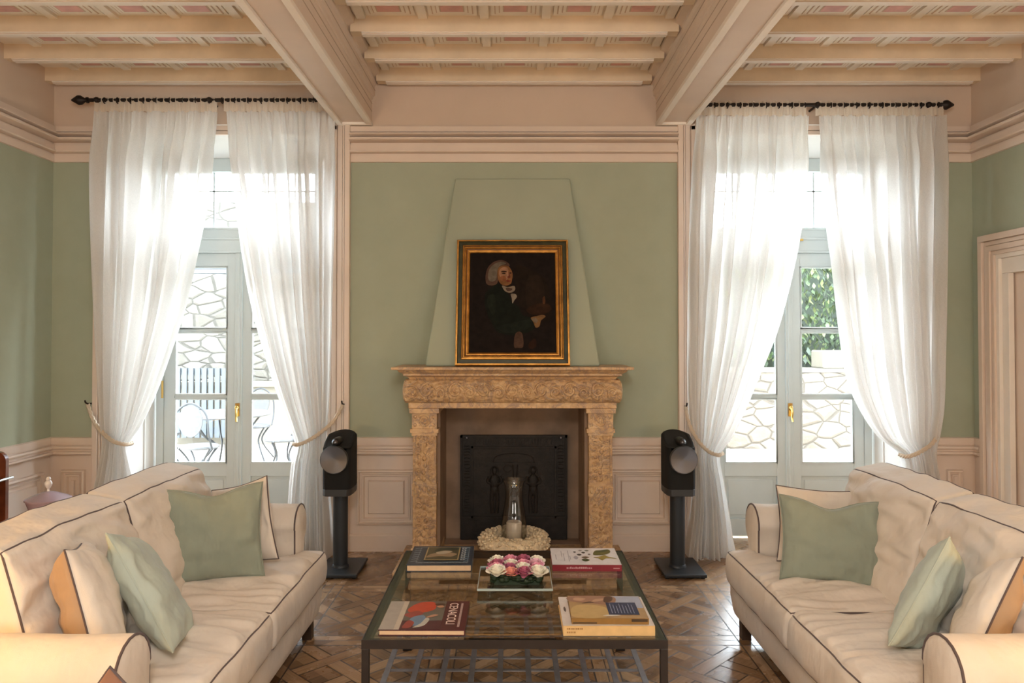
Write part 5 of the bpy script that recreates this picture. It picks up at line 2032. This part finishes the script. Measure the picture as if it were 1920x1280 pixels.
m = MB().lathe([(0.118, 0.104), (0.118, 0.112), (0.09, 0.125), (0.04, 0.145), (0.012, 0.152), (0.0, 0.152)], (-2.645, 4.22, 0.591), 32)
ld = m.build('lid', M['purple_glass'], jr)
m = MB().lathe([(0.008, 0.15), (0.006, 0.165), (0.012, 0.172), (0.02, 0.19), (0.02, 0.20), (0.012, 0.213), (0.014, 0.22), (0.008, 0.232), (0.0, 0.235)], (-2.645, 4.22, 0.591), 20)
m.build('finial', mat('finial_glass', (0.72, 0.68, 0.66), 0.1, spec=0.8), ld)

# ------------------------------------------------------------------ terrace and garden outside
m = MB().box(-16, 16, 6.12, 30, -0.14, -0.04)
struct(m.build('terrace_ground', M['paving'], smooth=0), 'pale sunlit terrace paving outside the doors', 'ground')
m = MB().box(-9.0, -1.4, 11.6, 12.2, -0.04, 3.75)
struct(m.build('stone_wall', M['stone_wall'], smooth=0), 'tall rubble stone wall across the terrace', 'wall')
m = MB().box(-7.5, -1.5, 11.35, 11.6, 0.86, 0.93).box(-7.5, -1.5, 11.45, 11.6, -0.04, 0.86)
struct(m.build('stone_ledge_wall', M['ledge'], smooth=0), 'low pale ledge along the terrace wall', 'wall')
m = MB().box(0.4, 9.0, 11.0, 11.5, -0.04, 1.10)
struct(m.build('garden_wall', M['stone_low'], smooth=0), 'low rubble garden wall under the hedge', 'wall')
m = MB().box(0.4, 9.0, 10.97, 11.53, 1.10, 1.15)
struct(m.build('wall_coping', M['ledge'], smooth=0))
m = MB().box(4.66, 6.2, 11.05, 11.5, 1.151, 1.42)
tag(m.build('stone_block', M['ledge'], smooth=0, bevel=0.02), 'white stone block standing on the garden wall by the hedge', 'block')

# pergola beams high over the terrace
pg = thing('pergola', 'grey pergola slats over the terrace outside the door', 'pergola', (-4.5, 9.5, 0))
for i in range(4):
    m = MB()
    y = 8.8 + i * 0.75
    m.prism([(y, 2.58), (y + 0.10, 2.58), (y + 0.10, 2.70), (y, 2.70)], 0, -7.0, -2.2)
    m.build('slat', M['pergola'], pg, smooth=0)
for x in (-6.9, -2.35):
    for y in (8.8, 11.05):
        m = MB().box(x, x + 0.1, y, y + 0.1, -0.04, 2.6)
        m.build('post', M['pergola'], pg, smooth=0)

# bluish slatted gate by the ledge
gt_ = thing('garden_gate', 'blue grey slatted gate in front of the terrace wall', 'gate', (-4.75, 11.2, 0))
for i in range(9):
    m = MB().box(-5.2 + i * 0.10, -5.13 + i * 0.10, 11.18, 11.21, 0.1, 1.15)
    m.build('slat', M['pergola'], gt_, smooth=0)
m = MB().box(-5.22, -4.28, 11.21, 11.25, 1.05, 1.15).box(-5.22, -4.28, 11.21, 11.25, 0.15, 0.25).box(-5.22, -5.16, 11.2, 11.25, -0.04, 1.2).box(-4.34, -4.28, 11.2, 11.25, -0.04, 1.2)
m.build('gate_frame', M['pergola'], gt_, smooth=0)

# garden table and chairs
G0 = -0.04
gt2 = thing('garden_table', 'round mosaic garden table on curled iron legs, on the terrace', 'table', (-3.55, 9.1, G0))
m = MB().lathe([(0.0, 0.70), (0.55, 0.70), (0.56, 0.715), (0.55, 0.73), (0.0, 0.73)], (-3.55, 9.1, G0), 40)
m.build('table_top', M['mosaic'], gt2)
for i in range(6):
    a = i * pi / 3
    c, s = cos(a), sin(a)
    m = MB().tube(catmull([(-3.55 + 0.45 * c, 9.1 + 0.45 * s, G0 + 0.70), (-3.55 + 0.25 * c, 9.1 + 0.25 * s, G0 + 0.45), (-3.55 + 0.12 * c, 9.1 + 0.12 * s, G0 + 0.32), (-3.55 + 0.40 * c, 9.1 + 0.40 * s, G0 + 0.0)], 7), 0.012, 6)
    m.build('leg', M['garden_iron'], gt2)


def garden_chair(x, y, rz, label):
    root = thing('garden_chair', label, 'chair', (x, y, G0), 'garden chairs on the terrace')
    ORG[root.name] = Vector((0, 0, 0))
    m = MB().lathe([(0.0, 0.44), (0.20, 0.44), (0.205, 0.455), (0.20, 0.47), (0.0, 0.475)], (0, 0, 0), 24)
    m.build('seat', M['mosaic'], root)
    m = MB().lathe([(0.0, -0.008), (0.15, -0.008), (0.152, 0.0), (0.15, 0.008), (0.0, 0.008)], (0, 0.22, 0.0), 24, axis=1)
    m.v = [(p[0] * 0.85, p[1], p[2] * 1.15 + 0.76) for p in m.v]
    m.build('backrest', M['mosaic'], root)
    m = MB().tube(catmull([(-0.19, 0.12, 0.45), (-0.19, 0.21, 0.62), (-0.16, 0.225, 0.84), (0, 0.23, 0.95), (0.16, 0.225, 0.84), (0.19, 0.21, 0.62), (0.19, 0.12, 0.45)], 7), 0.011, 6)
    m.build('back_frame', M['garden_iron'], root)
    for sx in (-1, 1):
        for sy in (-1, 1):
            m = MB().tube(catmull([(sx * 0.17, sy * 0.12, 0.45), (sx * 0.08, sy * 0.07, 0.30), (sx * 0.10, sy * 0.09, 0.18), (sx * 0.20, sy * 0.19, 0.0)], 7), 0.011, 6)
            m.build('leg', M['garden_iron'], root)
    root.rotation_euler.z = rz


garden_chair(-3.45, 8.15, pi, 'garden chair with pale oval back, turned away in front of the terrace table')
garden_chair(-2.72, 8.75, 2.0 - pi, 'garden chair beside the terrace table, behind the door mullion')
garden_chair(-4.35, 9.2, pi / 2, 'garden chair on the wall side of the terrace table')
garden_chair(-3.5, 10.05, 0.0, 'garden chair on the far side of the terrace table, by the stone ledge')

# hedge above the garden wall
m = MB()
rnd = random.Random(12)
for i in range(8000):
    x = rnd.uniform(0.5, 8.5)
    z = rnd.uniform(1.2, 3.1)
    y = 11.95 + rnd.uniform(-0.12, 0.2) + 0.12 * noise.noise(Vector((x * 1.3, z * 1.3, 2)))
    d = Vector((rnd.uniform(-1, 1), rnd.uniform(-1, 0.1), rnd.uniform(-0.6, 1))).normalized()
    a = d.cross(Vector((0, 0, 1)) if abs(d.z) < 0.9 else Vector((1, 0, 0))).normalized()
    c_ = d.cross(a)
    r = rnd.uniform(0.035, 0.075)
    p = Vector((x, y, z))
    m.add([p - a * r * 0.5, p + c_ * r + d * 0.01, p + a * r * 0.5, p - c_ * r], [(0, 1, 2, 3)], rnd.choice((0, 0, 1, 2)))
m.box(0.5, 8.5, 12.25, 12.7, -0.04, 3.0, 1)
tag(m.build('hedge', [flat('hedge_leaf', (0.030, 0.050, 0.016)), flat('hedge_leaf_dark', (0.012, 0.022, 0.008)), flat('hedge_leaf_yellow', (0.07, 0.085, 0.025))], smooth=0, weld=False, recalc=False), 'tall green leafy hedge growing above the garden wall', 'hedge')
